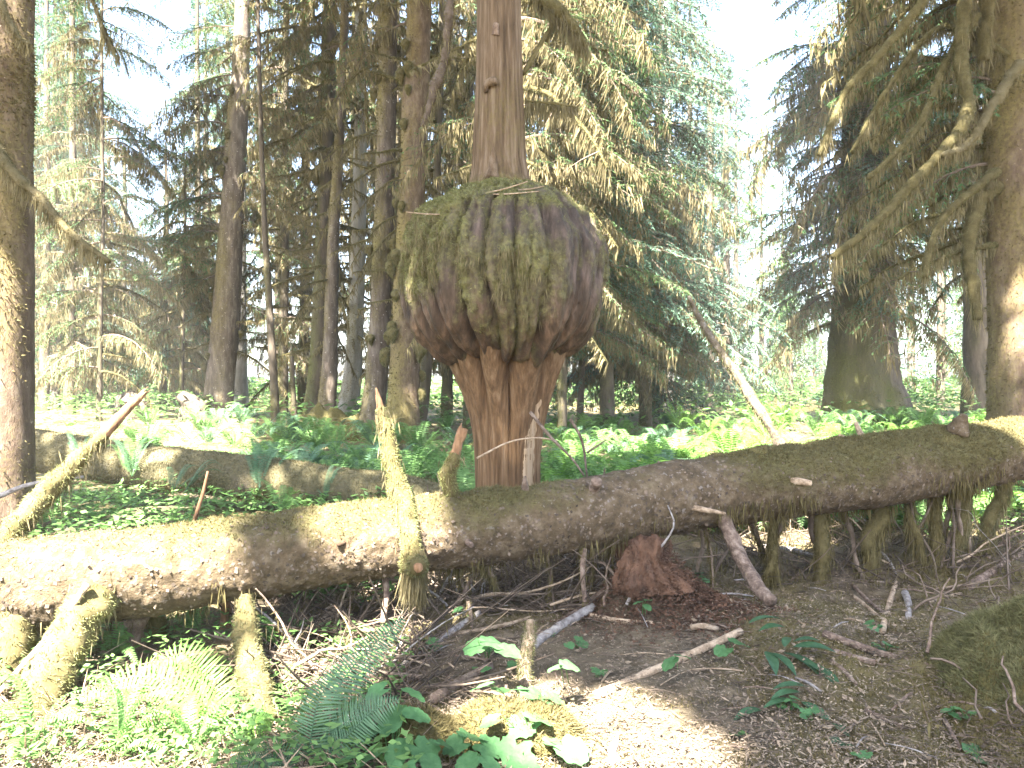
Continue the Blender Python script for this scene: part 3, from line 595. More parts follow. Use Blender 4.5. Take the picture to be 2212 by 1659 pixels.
# burl
BP = [(398, 52, 46), (402, 76, 84), (408, 98, 116), (420, 122, 140), (436, 152, 154), (458, 177, 168), (480, 189, 182), (500, 197, 190), (530, 205, 208), (560, 211, 214), (600, 215, 211), (650, 213, 205), (700, 200, 189), (732, 180, 164), (755, 156, 144), (768, 133, 126), (776, 112, 111), (772, 98, 98), (755, 84, 84), (740, 66, 66)]
bp = np.array(BP, float); sl_ = np.r_[0, np.cumsum(np.hypot(np.diff(bp[:, 0]), np.diff((bp[:, 1] + bp[:, 2]) / 2)))]
M = 260; seg = 360; su = np.linspace(0, sl_[-1], M)
cm_ = catmull(bp, 2000); cs = np.r_[0, np.cumsum(np.hypot(np.diff(cm_[:, 0]), np.diff((cm_[:, 1] + cm_[:, 2]) / 2)))]; su = np.linspace(0, cs[-1], M)
pu, lu, ru = [np.interp(su, cs, cm_[:, c]) * (1 if c == 0 else .985) for c in range(3)]
th = np.linspace(0, 2 * np.pi, seg, endpoint=False)
v = su / su[-1]
fr_ = (lu + ru) / 2
rbase = np.where(np.cos(th)[None] > 0, fr_[:, None] + (ru - fr_)[:, None] * np.cos(th)[None] ** 2, fr_[:, None] + (lu - fr_)[:, None] * np.cos(th)[None] ** 2)
zb = zof(pu); zb = HC + (zb - HC) * (1 - .6 * fr_ * k7 / BY * sstep(490, 415, pu))
dirn = np.stack([np.cos(th)[None] * np.ones((M, 1)), np.sin(th)[None] * np.ones((M, 1)), np.repeat(((v - .5) * 2.6)[:, None], seg, 1)], -1).reshape(-1, 3)
wp = fbm(dirn * np.array([1.6, 1.6, 1.1]), 3, 90).reshape(M, seg); wp2 = fbm(dirn * np.array([5, 5, 2.0]), 3, 91).reshape(M, seg)
ph = th[None] * 11 + wp * 2.2
groove = np.abs(np.sin(ph)) ** .5; ph2 = th[None] * 21 + wp * 5 + 1.3; gr2 = np.abs(np.sin(ph2)) ** .6
depth = sstep(.02, .2, v) * (1 - .15 * sstep(.9, 1, v))
knob = fbm(dirn * np.array([3.0, 3.0, 3.2]), 3, 95).reshape(M, seg); fine = fbm(dirn * np.array([22, 22, 8]), 3, 96).reshape(M, seg)
rad = rbase + depth[:, None] * (24 * (groove - .78) + 9 * (gr2 - .75) + 10 * wp2 + 5 * knob) + 4.5 * fine + 4 * fbm(dirn * np.array([34, 34, 3]), 3, 94).reshape(M, seg)
zoff = -(.05 * (groove - .6) + .10 * wp2) * sstep(.55, .8, v)[:, None]
BV = np.stack([bx0 + rad * np.cos(th)[None] * k7, BY + rad * np.sin(th)[None] * k7, zb[:, None] + zoff], -1).reshape(-1, 3)
BF = gridF(M, seg)[:, ::-1]
N = vnormals(BV, BF)
if (N * (BV - BV.mean(0))).sum() < 0: BF = BF[:, ::-1]; N = -N
lft = sstep(.0, -.85, (BV[:, 0] - bx0)) ; top = sstep(.15, .75, N[:, 2])
nb = .8 * fbm(BV * np.array([3.4, 3.4, 1.5]), 4, 97) + .7 * fbm(BV * np.array([8, 8, 3.5]), 3, 98)
bare = np.exp(-((BV[:, 0] - bx0 - .05) / .42) ** 2 - ((BV[:, 2] - 2.95) / .2) ** 2) * (BV[:, 1] < BY)
bm = .19 - .30 * bare + .42 * top + .85 * lft * sstep(2.2, 2.75, BV[:, 2]) + .75 * nb + .15 * sstep(2.1, 2.7, BV[:, 2]) - .2 * groove.ravel() + .12
BV = BV + N * (.03 * np.clip(bm * 1.5 - .2, 0, 1) * (.6 + 1.8 * fbm(BV * 17, 3, 99)))[:, None]
bo = part('burl', Geo().add(BV, BF, 0, bm), MT['burl'], broot)
fx = np.clip(bm * 1.7 - .45, 0, 1) * (BV[:, 1] < BY + .3)
Pn, N2 = scatter(BV, BF, 46000, fx * (.25 + lft + top)); v_, f_ = blades(Pn, N2, .024, .007, .9, .3)
part('burl_moss', Geo().add(v_, f_), MT['mossy'], broot, kind='stuff', sub=bo)
Pn, N2 = scatter(BV, BF, 16000, fx); v_, f_ = blades(Pn, N2, .03, .005, 1.1, .5)
part('burl_moss', Geo().add(v_, f_), MT['mossb'], broot, kind='stuff', sub=bo)
Pn, N2 = scatter(BV, BF, 5200, (fx > .35) * (N[:, 2] < .45) * (fbm(BV * 5, 2, 88) > 0)); v_, f_ = strands(Pn + N2 * .012, .09, .006)
part('hanging_moss', Geo().add(v_, f_), MT['hang'], broot, kind='stuff', sub=bo)
# exposed split wood on the right of the trunk and the branch scar above
def on_trunk(py, frac, out=0.):
    l = np.interp(py, np.array([t[0] for t in TP])[o], lo[o]); r = np.interp(py, np.array([t[0] for t in TP])[o], ro[o])
    R_ = (l + r) / 2; c = (r - l) / 2; a = math.asin(np.clip(frac, -1, 1)); rr_ = R_ * 1.035 + out
    return np.array([bx0 + (c + rr_ * math.sin(a)) * k7, BY - rr_ * math.cos(a) * k7, zof(py)])
def surf(py_, ang, out=0.):
    """point on the trunk mesh; ang is measured from the side facing the camera towards the right"""
    uo = np.argsort(u0); t_ = (1.5 * np.pi + ang) % (2 * np.pi); i_ = int(t_ / (2 * np.pi) * 320) % 320
    col_ = np.interp(py_, u0[uo], RR0[uo, i_]); col2 = np.interp(py_, u0[uo], RR0[uo, (i_ + 1) % 320]); f_ = t_ / (2 * np.pi) * 320 - int(t_ / (2 * np.pi) * 320)
    r_ = col_ * (1 - f_) + col2 * f_ + out; c_ = np.interp(py_, u0[uo], cxx0[uo])
    return np.array([bx0 + (c_ + r_ * math.sin(ang)) * k7, BY - r_ * math.cos(ang) * k7, zof(py_)])
g = Geo(); rows = []; nr = 60; nc = 9
for k in range(nr):
    py_ = 862 + 190 * k / (nr - 1); a0 = .36 + .14 * (1 - k / nr) + .012 * math.sin(k * .9) + .012 * math.sin(k * 2.3); a1 = .98 + .02 * math.sin(k * .7)
    if k < 24: a0 = a1 - (a1 - a0) * (k + 1) / 25
    rows.append([surf(py_, a0 + (a1 - a0) * j / (nc - 1), -4 if j in (0, nc - 1) else .8 + .6 * math.sin(j * 2.1 + k * .05)) for j in range(nc)])
V = np.array(rows).reshape(-1, 3); i = (np.arange(nr - 1)[:, None] * nc + np.arange(nc - 1)[None]).ravel(); g.add(V, np.c_[i, i + 1, i + nc + 1, i + nc])
part('split_wood', g, MT['split'], broot)
pts = [on_trunk(218, -.52, 1), on_trunk(203, -.42, 6), on_trunk(199, -.2, 8), on_trunk(202, -.02, 4)]
V, F = tube(pts, np.array([4, 8, 9, 4]) * k7, 24, 12, .2, 20, 4); g = Geo(); addtube(g, V, F); part('branch_scar', g, MT['cedar'], broot)
pts = [on_trunk(95, -.15, -4), on_trunk(84, -.12, 4), on_trunk(76, -.08, 7)]
V, F = tube(pts, np.array([8, 7, 5]) * k7, 10, 10, .2, 20, 5); g = Geo(); addtube(g, V, F); part('branch_stub', g, MT['brownwood'], broot)
V, F = tube([on_trunk(405, -.25, -6), on_trunk(372, -.22, -4), on_trunk(335, -.2, -4)], np.array([15, 11, 3]) * k7, 20, 16, .2, 14, 6); g = Geo(); addtube(g, V, F); part('bark_ridge', g, MT['cedar'], broot)
TRUNKS.append((bx0, BY, broot))
for k, (pp, rr_, st_, fz_, sl_x) in enumerate([([(1050, -260, 7.0), (985, -70, 6.95), (967, 60, 6.9), (962, 120, 6.9), (940, 190, 6.85), (914, 272, 6.8)], [9, 9, 9, 9, 11, 5], 240, 2200, .14), ([(1100, -90, 7.0), (1150, -20, 7.1), (1205, 25, 7.15), (1240, 65, 7.2), (1264, 98, 7.2)], [9, 13, 16, 14, 6], 620, 2200, .26), ([(1135, 218, 6.95), (1180, 222, 6.95), (1215, 226, 6.95), (1245, 232, 6.95)], [3, 3, 3, 2], 420, 300, .22), ([(1180, 90, 7.2), (1200, 40, 7.2), (1130, 160, 7.0)][::-1], [5, 4, 4], 60, 200, .1)]):
    part('branch', limb_geo([P(*q_) for q_ in pp], np.array(rr_) * k7, fz_, st_, sl_x, 350 + k), LM if k else [MT['twig'], MT['mossb'], MT['hang']], broot)
# twigs fallen on the burl
def stick(label, pts, rad, mat, group=None, name='fallen_twig', cat='twig', seed=0, seg=7, rough=.1, moss=0):
    V, F = tube(pts, rad, max(6, int(np.linalg.norm(np.asarray(pts[-1]) - pts[0]) / .05)), seg, rough, 14, seed, True)
    g = Geo(); addtube(g, V, F, 0); mats = [MT[mat]]
    if moss:
        Pn, N = scatter(V, F[F[:, 2] != F[:, 3]], moss); b, f = blades(Pn, N, .022, .006, .6, .6); g.add(b, f, 1); mats.append(MT['mossb'])
        b, f = strands(Pn[: moss // 12], .1, .012); g.add(b, f, 1)
    c = np.mean(np.asarray(pts), 0); c[2] = np.asarray(pts)[:, 2].min()
    return single(name, g, mats, label, cat, tuple(c), group)
for lb, a, b in [('pale twig slanting up from the top of the burl', (1045, 418), (1140, 392)), ('thin twig lying flat across the top of the burl', (1040, 420), (1165, 413)), ('short dark twig on the right of the burl top', (1120, 410), (1175, 402)), ('thin twig poking out left from the burl moss', (970, 463), (878, 458))]:
    A = P(*a, 6.35); B = P(*b, 6.2); stick(lb, [A, (A + B) / 2 + np.array([0, 0, -.008]), B], np.array([.007, .006, .004]), 'tanwood')

# ------------------------------------------------------------------ the front log
LG = [(-640, 1240, 1440), (-170, 1190, 1385), (0, 1172, 1372), (200, 1150, 1348), (450, 1130, 1308), (700, 1097, 1268), (950, 1070, 1226), (1200, 1043, 1198), (1500, 991, 1146), (1800, 954, 1106), (2000, 929, 1075), (2212, 904, 1034), (2420, 880, 1000), (2820, 838, 948)]
def logY(px): return 1 / (.2273 - .0000382 * px)
lp, lr = [], []
for (px, t, b) in LG:
    Yc = logY(px); lp.append(P(px, (t + b) / 2, Yc)); lr.append((b - t) / 2 * pxm(Yc) * .985)
lroot = thing('fallen_log', 'long mossy fallen log lying across the foreground on broken branches', 'log', (lp[6][0], lp[6][1], 0))
LV, LF = tube(lp, lr, 760, 120, .0, 3, 1, False)
LC = np.repeat(catmull(lp, 760), 120, 0); LN = nrm(LV - LC)
moss0 = .20 + .5 * LN[:, 2] + .85 * fbm(LV * 2.1, 4, 110) - .18 * sstep(.2, -.6, LN[:, 2])
pxv = LV[:, 0] / LV[:, 1] * FPX + CX
moss0 += .25 * sstep(1500, 1750, pxv) + .12 * sstep(600, 900, pxv) * sstep(1200, 1000, pxv) - .42 * np.exp(-((pxv - 1330) / 170) ** 2) * sstep(-.2, .3, LN[:, 2]) - .12 * sstep(620, 480, pxv)
LV = LV + LN * (.018 * fbm(LV * 4, 4, 111) + .016 * fbm(LV * 20, 3, 112) + .03 * fbm(LV * 1.3, 2, 114) + .026 * np.clip(moss0, 0, 1) * (.6 + 1.8 * fbm(LV * 9, 3, 113)))[:, None]
part('trunk', Geo().add(LV, LF, 0, moss0), MT['log'], lroot)
for r0_, sg in ((0, -1), (759 * 120, 1)):
    ring = LV[r0_:r0_ + 120]; c_ = ring.mean(0); ax = nrm(LC[-1] - LC[0]) * sg; j = np.arange(120); Vc = np.vstack([ring, c_ + (ring - c_) * .6 + ax * rng.uniform(-.05, .06, (120, 1)), c_ + ax * .03]); g = Geo().add(Vc, np.c_[j, (j + 1) % 120, 120 + (j + 1) % 120, 120 + j]); g.f.append(np.c_[120 + j, 120 + (j + 1) % 120, np.full(120, 240)]); g.m.append(np.zeros(120, np.int32))
    part('broken_end', g, MT['brownwood'], lroot)
Pn, N2 = scatter(LV, LF, 8500, np.clip(.75 - moss0, 0, 1) * (LN[:, 1] < .5)); N2 = N2 * np.sign((N2 * np.array([0, -1, .3])).sum(1))[:, None]
D = nrm(np.cross(N2, rng.normal(0, 1, Pn.shape)) + N2 * rng.uniform(.0, .2, (len(Pn), 1))); S = nrm(np.cross(D, N2)); ln = rng.uniform(.01, .034, len(Pn))
v_, f_ = kites(Pn + N2 * .002, D, S, ln, ln * rng.uniform(.5, 1., len(Pn)), .5); part('bark_flakes', Geo().add(v_, f_), MT['flake'], lroot, kind='stuff', smooth=False)
mk = np.clip(moss0 * 1.7 - .4, 0, 1); N = vnormals(LV, LF); front = (N[:, 1] < .55)
if (N * LN).sum() < 0: LF = LF[:, ::-1]
Pn, N2 = scatter(LV, LF, 90000, mk * front); v_, f_ = blades(Pn, N2, .025, .006, .85, .3)
part('log_moss', Geo().add(v_, f_), MT['mossb'], lroot, kind='stuff')
pf = Pn[:, 0] / Pn[:, 1]; sel = fbm(Pn * 3, 3, 120) > .05
v_, f_ = blades(Pn[sel][:14000], N2[sel][:14000], .024, .006, .8, .3); part('log_moss', Geo().add(v_, f_), MT['moss'], lroot, kind='stuff')
und = (LN[:, 2] < -.15) * (LN[:, 1] < .3) * np.clip(-.1 + fbm(LV * 2.6, 3, 131) * 2.4 + .45 * sstep(1200, 1800, pxv) - .9 * sstep(1000, 800, pxv), 0, 1)
Pn, N2 = scatter(LV, LF, 5200, und); v_, f_ = strands(Pn + N2 * .005, .12, .007); part('hanging_moss', Geo().add(v_, f_), MT['mossb'], lroot, kind='stuff')

def logsurf(px, f, out=0.):
    """point on the log front: f=-1 top edge .. 1 bottom edge as seen from the camera"""
    Yc = logY(px); t = np.interp(px, [a[0] for a in LG], [a[1] for a in LG]); b = np.interp(px, [a[0] for a in LG], [a[2] for a in LG])
    r = (b - t) / 2 * pxm(Yc); d = r * math.sqrt(max(0, 1 - f * f)) + out
    p = P(px, (t + b) / 2 + f * (b - t) / 2, Yc); return p + np.array([.06, -1, .2]) / 1.02 * d * .97
def lbranch(pp, rad, fz=2500, st=120, stl=.12, mats=None, seed=0, name='branch', lab=None, bare=None):
    pts = [P(a, b, Y) for (a, b, Y) in pp]; rad = np.array([r * pxm(Y) for r, (_, _, Y) in zip(rad, pp)])
    return part(name, limb_geo(pts, rad, fz, st, stl, seed, seg=14), mats or LM, lroot, label=lab)
YM = [MT['mossb'], MT['mossy'], MT['hang']]
# the mossy upright spike and its knob with the moss curtain below
lbranch([(893, 1232, 4.78), (884, 1150, 4.86), (868, 1085, 5.0), (850, 1015, 5.05), (836, 935, 5.08), (822, 880, 5.1)], [26, 22, 22, 19, 14, 8], 4200, 520, .10, YM, 401)
V, F = tube([P(823, 885, 5.1), P(818, 862, 5.1), P(812, 838, 5.1)], np.array([8, 6, 2]) * pxm(5.1), 12, 10, .3, 20, 402); g = Geo(); addtube(g, V, F); part('splintered_tip', g, MT['orange'], lroot)
pts = [P(893, 1215, 4.85), P(899, 1222, 4.72), P(902, 1226, 4.66)]; V, F = tube(pts, np.array([27, 24, 17]) * pxm(4.8), 14, 18, .12, 10, 403)
g = Geo(); addtube(g, V, F, 0); Pn, N = scatter(V, F[F[:, 2] != F[:, 3]], 1800); b, f = blades(Pn, N, .018, .006, .5, .6); g.add(b, f, 1); part('branch_stub', g, LM, lroot)
V, F = tube([P(903, 1226, 4.66), P(904, 1227, 4.64)], np.array([11, 9]) * pxm(4.66), 4, 14, .2, 60, 404); g = Geo(); addtube(g, V, F); part('broken_end', g, MT['orange'], lroot)
k = np.array([P(rng.uniform(872, 915), rng.uniform(1180, 1262), 4.75 + rng.uniform(-.03, .08)) for _ in range(900)]); v_, f_ = strands(k, .2, .011); part('hanging_moss', Geo().add(v_, f_), MT['hang'], lroot, kind='stuff')
# short stub
lbranch([(978, 1072, 5.22), (968, 1035, 5.2), (975, 1000, 5.2), (984, 978, 5.2)], [16, 18, 15, 11], 3800, 300, .09, YM, 405)
V, F = tube([P(978, 1005, 5.2), P(988, 965, 5.2), P(1000, 925, 5.2)], np.array([12, 11, 11]) * pxm(5.2), 20, 14, .22, 16, 406); V = splinter(V, 20, 14, .05); g = Geo(); addtube(g, V, F); part('bare_stub', g, MT['orange'], lroot)
# left limb reaching up
lbranch([(-10, 1185, 4.6), (40, 1130, 4.7), (100, 1062, 4.85), (165, 995, 4.95), (225, 938, 5.0)], [26, 26, 24, 19, 13], 3200, 300, .13, YM, 407)
V, F = tube([P(212, 950, 5.0), P(240, 920, 5.03), P(275, 885, 5.08), P(312, 848, 5.1)], np.array([12, 12, 11, 6]) * pxm(5), 24, 14, .25, 14, 408); V = splinter(V, 24, 14, .07); g = Geo(); addtube(g, V, F); part('bare_stub', g, MT['orange'], lroot)
# foreground limb at the lower left, and the shaggy foot of the log
lbranch([(215, 1275, 4.35), (160, 1360, 4.2), (112, 1450, 4.0), (70, 1560, 3.75), (40, 1680, 3.5)], [44, 46, 46, 40, 40], 4200, 420, .14, YM, 409)
lbranch([(190, 1262, 4.2), (110, 1370, 4.1), (20, 1470, 3.9), (-40, 1540, 3.8)], [7, 7, 6, 5], 200, 30, .05, [MT['tanwood'], MT['moss'], MT['hang']], 410)
lbranch([(30, 1330, 4.3), (20, 1400, 4.2), (10, 1500, 4.05), (-10, 1600, 3.9)], [46, 40, 34, 30], 2500, 420, .25, LM, 411)
# props under the log
lbranch([(532, 1290, 4.62), (528, 1350, 4.5), (538, 1430, 4.2), (562, 1500, 3.95), (572, 1560, 3.8)], [15, 24, 28, 30, 24], 4200, 260, .09, LM, 412)
lbranch([(285, 1325, 4.75), (282, 1390, 4.75), (290, 1450, 4.7)], [42, 38, 22], 1800, 500, .2, [MT['brownwood'], MT['mossb'], MT['mossb']], 413)
lbranch([(335, 1320, 4.85), (338, 1380, 4.85), (325, 1440, 4.8)], [20, 20, 12], 1500, 300, .16, LM, 414)
lbranch([(486, 1300, 5.0), (490, 1350, 5.0), (496, 1410, 4.95)], [14, 15, 13], 300, 120, .14, [MT['orange'], MT['mossb'], MT['mossb']], 415)
lbranch([(832, 1250, 5.1), (834, 1290, 5.05), (826, 1345, 4.9)], [7, 7, 6], 100, 30, .1, [MT['brownwood'], MT['mossb'], MT['mossb']], 416)
lbranch([(1262, 1185, 5.4), (1258, 1240, 5.35), (1264, 1300, 5.25)], [6, 6, 5], 300, 120, .12, [MT['brownwood'], MT['mossb'], MT['mossb']], 417)
lbranch([(1562, 1115, 5.75), (1590, 1185, 5.6), (1625, 1250, 5.35), (1665, 1300, 5.1)], [15, 16, 14, 12], 60, 20, .1, [MT['brownwood'], MT['mossb'], MT['mossb']], 418, lab='bare reddish brown prop branch')
for k, (a, b, rr_, Y0, gold) in enumerate([((1777, 1090), (1768, 1222), 20, 6.3, 0), ((1905, 1060), (1868, 1222), 21, 6.5, 0), ((1968, 1060), (1988, 1205), 10, 6.6, 0), ((2024, 1045), (2022, 1215), 13, 6.75, 0), ((2084, 1035), (2070, 1215), 19, 6.9, 1), ((2172, 1025), (2105, 1200), 17, 7.0, 1), ((1672, 1115), (1660, 1185), 9, 6.1, 0)]):
    zb_ = g1((b[0] - CX) / FPX * (Y0 - .15), Y0 - .15) - .06; pb = CY + (HC - zb_) / (Y0 - .15) * FPX; ms_ = [(a[0] + (b[0] - a[0]) * t + rng.uniform(-11, 11), a[1] + (pb - a[1]) * t, Y0 - .15 * t) for t in (.25, .5, .75)]
    lbranch([(*a, Y0), *ms_, (b[0] + rng.uniform(-12, 12), pb, Y0 - .15)], [rr_ * .6, rr_ * .75, rr_ * .85, rr_ * .6, rr_ * .45], 3000, 760, .26, [MT['mossb'], MT['moss'] if gold else MT['mossb'], MT['hang'] if gold else MT['mossb']], 430 + k)
for k in range(26):
    px = rng.uniform(930, 2190); t = np.interp(px, [a[0] for a in LG], [a[2] for a in LG]) - 8; Y0 = logY(px) + rng.uniform(-.05, .25); qx = px + rng.uniform(-70, 70); Y1 = Y0 + rng.uniform(-.5, .3); zb_ = g1((qx - CX) / FPX * Y1, Y1) - .03; pb = CY + (HC - zb_) / Y1 * FPX
    if 1330 < px < 1500: continue
    r = rng.uniform(2.5, 6.5); lbranch([(px, t, Y0), (px + (qx - px) * .3 + rng.uniform(-14, 14), t + (pb - t) * .35, Y0), (px + (qx - px) * .7 + rng.uniform(-14, 14), t + (pb - t) * .7, (Y0 + Y1) / 2), (qx, pb, Y1)], [r, r * .9, r * .8, r * .5], 700 if k % 2 else 150, 160 if k % 2 else 30, .13, [MT['twig'], MT['mossb'], MT['mossb']], 480 + k)
# knobs, stubs and broken spikes along the log
for k, (px, f, dx, dy, l, r0, r1, mt) in enumerate([(2048, -.78, .1, -.2, .12, 24, 7, 'log'), (1274, -.62, .1, -.9, .09, 12, 12, 'brownwood'), (1132, -.86, 0, -.2, .06, 9, 3, 'brownwood'), (1665, -.1, .9, -.3, .16, 9, 6, 'tanwood'), (1457, .25, .9, -.3, .26, 8, 3, 'tanwood'), (1000, .25, .3, -.6, .1, 10, 4, 'brownwood'), (985, .75, .7, -.2, .1, 9, 4, 'brownwood'), (760, -.1, -.3, -.8, .05, 9, 5, 'burl')]):
    a = logsurf(px, f, -.05); d = nrm(np.array([dx, dy, .55 if f < -.5 else -.12])); Yk = pxm(a[1])
    V, F = tube([a, a + d * (l + .05) * .6, a + d * (l + .05)], np.array([r0, (r0 + r1) / 2, r1]) * Yk, 12, 12, .22, 16, 450 + k); g = Geo(); addtube(g, V, F); part('branch_stub', g, MT[mt], lroot)
lbranch([(1690, 975, 6.35), (1665, 925, 6.45), (1630, 870, 6.55), (1585, 800, 6.7), (1540, 735, 6.8), (1512, 690, 6.9), (1488, 640, 7.0)], [13, 10.5, 10, 9, 7.5, 6, 3.5], 1700, 160, .1, [MT['snag'], MT['moss'], MT['hang']], 470, lab='long pale branch rising from the log and leaning left')
0 and lbranch([(1622, 858, 6.58), (1600, 825, 6.64)], [15, 15], 1200, 60, .06, LM, 472); 0 and lbranch([(1570, 785, 6.74), (1530, 720, 6.84)], [12, 10], 2500, 300, .14, LM, 473)
# bracket fungi
def bracket(p, w, d, t, mt, seed):
    n = 18; a = np.linspace(0, np.pi, n); ra = 1 + .12 * np.sin(a * 5 + seed); out = []
    for (sc, dz) in ((1, 0), (.97, t * .5), (.7, t), (.1, t * 1.25), (.1, -t * .5), (.75, -t * .35)):
        out.append(np.c_[p[0] + w * np.cos(a) * ra * sc, p[1] + .05 - d * np.sin(a) * ra * sc, np.full(n, p[2] + dz)])
    V = np.vstack(out); idx = [4, 5, 0, 1, 2, 3]; F = []
    for u_, v_ in zip(idx[:-1], idx[1:]):
        for j in range(n - 1): F.append((u_ * n + j, u_ * n + j + 1, v_ * n + j + 1, v_ * n + j))
    mats = [MT['fung'], MT[mt]]; F = np.array(F); g = Geo().add(V, F, 0); g.m[-1][3 * (n - 1):] = 1
    part('bracket_fungus', g, mats, lroot)
bracket(logsurf(475, .15), .035, .06, .03, 'fungd', 1); bracket(logsurf(331, .1), .026, .04, .014, 'fungd', 2)
bracket(logsurf(968, .82), .115, .09, .014, 'fungd', 3)
for k, (px, f, w) in enumerate([(1905, .78, .04), (1928, .70, .035), (1952, .76, .04), (1972, .80, .03), (2095, .62, .04), (2122, .66, .03), (1428, .55, .03), (1398, .65, .03), (705, .86, .05), (585, .9, .05), (700, .55, .02), (1800, .05, .02), (312, .8, .02), (840, .8, .025), (838, .95, .03)]):
    bracket(logsurf(px, f), w, w * 1.2, w * .22, 'fung', 10 + k)

# ------------------------------------------------------------------ the old log behind
L2 = [(-60, 915, 1003, 10.8), (63, 926, 1016, 10.5), (157, 941, 1032, 10.2), (283, 956, 1048, 9.9), (433, 973, 1066, 9.6), (600, 990, 1084, 9.2), (737, 1009, 1100, 9.0), (860, 1023, 1106, 8.8), (962, 1044, 1110, 8.6)]
lp2 = [P(a, (t + b) / 2, Y) for a, t, b, Y in L2]; lr2 = [(b - t) / 2 * pxm(Y) for a, t, b, Y in L2]; lr2[-1] *= .8
r2 = thing('old_log', 'broad mossy old log lying behind the front log on the left', 'log', (lp2[4][0], lp2[4][1], 0))
V, F = tube(lp2, lr2, 260, 70, 0, 3, 2, True); q = F[F[:, 2] != F[:, 3]]; C2 = np.vstack([np.repeat(catmull(lp2, 260), 70, 0), lp2[0], lp2[-1]]); N = nrm(V - C2)
m2 = .62 + .25 * N[:, 2] + .7 * fbm(V * 1.9, 4, 140); V = V + N * (.03 * fbm(V * 3, 4, 141) + .014 * fbm(V * 14, 3, 142))[:, None]
g = Geo(); addtube(g, V, F, 0, m2); part('trunk', g, MT['log2'], r2)
N2_ = vnormals(V, q); q2 = q if (N2_ * N).sum() > 0 else q[:, ::-1]
Pn, Nn = scatter(V, q2, 26000, np.clip(m2 * 1.5 - .3, 0, 1) * (N[:, 1] < .5)); v_, f_ = blades(Pn, Nn, .03, .010, .7, .4); part('log_moss', Geo().add(v_, f_), MT['hang'], r2, kind='stuff')

# ------------------------------------------------------------------ rotten stump under the log, moss mound, posts
b = P(1400, 1340, 5.35); b[2] = g1(b[0], b[1]) - .05
V, F = tube([b, b + np.array([-.02, .02, .22]), P(1388, 1225, 5.5), P(1384, 1168, 5.55)], [.21, .145, .135, .15], 70, 90, .5, 7, 9, True, 13, .18, stretch=.5); g = Geo(); addtube(g, V, F)
Pn, N = scatter(V, F[F[:, 2] != F[:, 3]], 9000); v_, f_ = blades(Pn, N, .015, .014, 1.2, 1.4); g.add(v_, f_, 0)
single('rotten_stump', g, MT['rot'], 'crumbling red brown rotten stump under the middle of the front log', 'stump', tuple(b))
n = 11000; x = b[0] + .12 + rng.normal(0, .30, n); y = b[1] - .12 + rng.normal(0, .22, n); D = nrm(np.c_[rng.normal(0, 1, (n, 2)), rng.normal(0, .3, n)]); S = nrm(np.cross(D, np.c_[rng.normal(0, .5, (n, 2)), np.ones(n)]))
hh = .27 * np.exp(-((x - b[0] - .05) / .3) ** 2 - ((y - b[1]) / .25) ** 2)
V, F = kites(np.c_[x, y, gz(x, y) + .012 + rng.random(n) * hh], D, S, rng.uniform(.01, .035, n), rng.uniform(.008, .02, n), .5)
single('rotten_crumbs', Geo().add(V, F), MT['rot'], 'reddish wood crumbs spilling from the rotten stump', 'wood crumbs', tuple(b), kind='stuff')
def mound(label, mx, my, wx, wy, h, sd, nb, ns, mt):
    n = 70; a = np.linspace(-1, 1, n); A, B_ = np.meshgrid(a, a); rr_ = np.hypot(A, B_); qq = np.c_[(mx + A * wx).ravel(), (my + B_ * wy).ravel(), 0 * A.ravel()]
    hq = (h * np.clip(1 - rr_ ** 2.2, 0, 1)).ravel() * (1 + 1.2 * fbm(qq * 3.6, 4, sd)) + .03 * fbm(qq * 13, 3, sd + 1) * np.clip(1.2 - rr_, 0, 1).ravel() - .05 * np.clip(rr_ - .7, 0, 1).ravel() * 2
    V = np.c_[qq[:, :2], gz(qq[:, 0], qq[:, 1]) + hq]; i = (np.arange(n - 1)[:, None] * n + np.arange(n - 1)[None]).ravel(); F = np.c_[i, i + 1, i + n + 1, i + n]
    mroot = thing('moss_mound', label, 'mound', (mx, my, g1(mx, my)))
    part('mound', Geo().add(V, F, 0, np.full(len(V), .75)), MT['soil'], mroot)
    Pn, N = scatter(V, F, nb, np.clip((hq > -.01) * (.9 + 1.0 * fbm(qq * 6, 3, sd + 2)), .0, 1)); v_, f_ = blades(Pn, N, .042, .007, 1.0, .3); part('mound_moss', Geo().add(v_, f_), MT[mt], mroot, kind='stuff')
    Pn, N = scatter(V, F, ns, ((hq > .05) & (hq < h * .8)) * 1.); v_, f_ = strands(Pn + N * .01, .12, .008); part('mound_moss', Geo().add(v_, f_), MT['mossb'], mroot, kind='stuff')
bb = P(2240, 1570, 3.9); mound('shaggy moss covered hummock at the lower right edge', bb[0], bb[1] + .15,   .46, .46, .22, 150, 34000, 3200, 'moss')
mound('mossy raised root mound at the foot of the trunk cluster', -3.95, 17.2, 1.7, .8, .42, 180, 16000, 300, 'moss')
mound('low sunlit moss hummock under the bright leaves', .02, 3.62, .34, .30, .13, 160, 9000, 300, 'mossb')
mound('dark mossy root hump behind the bottom centre leaves', -.42, 3.55, .30, .22, .12, 170, 6000, 300, 'mossb')
def ground_at(px, py):
    """where the pixel's ray meets the floor"""
    Yv = np.linspace(2.5, 40, 4000); z = HC - (py - CY) / FPX * Yv; d = z - gz((px - CX) / FPX * Yv, Yv); k = np.argmax(d < 0)
    return P(px, py, Yv[k])
# mossy stake
a = ground_at(1135, 1475); Ys = a[1]
pts = [a - np.array([0, 0, .05]), P(1134, 1430, Ys), P(1142, 1385, Ys), P(1146, 1340, Ys)]
g = limb_geo(pts, np.array([17, 15, 13, 9]) * pxm(Ys), 3500, 120, .06, 480, seg=12); single('mossy_stake', g, [MT['tanwood'], MT['moss'], MT['hang']], 'short upright mossy stake in the middle foreground', 'stump', tuple(a))
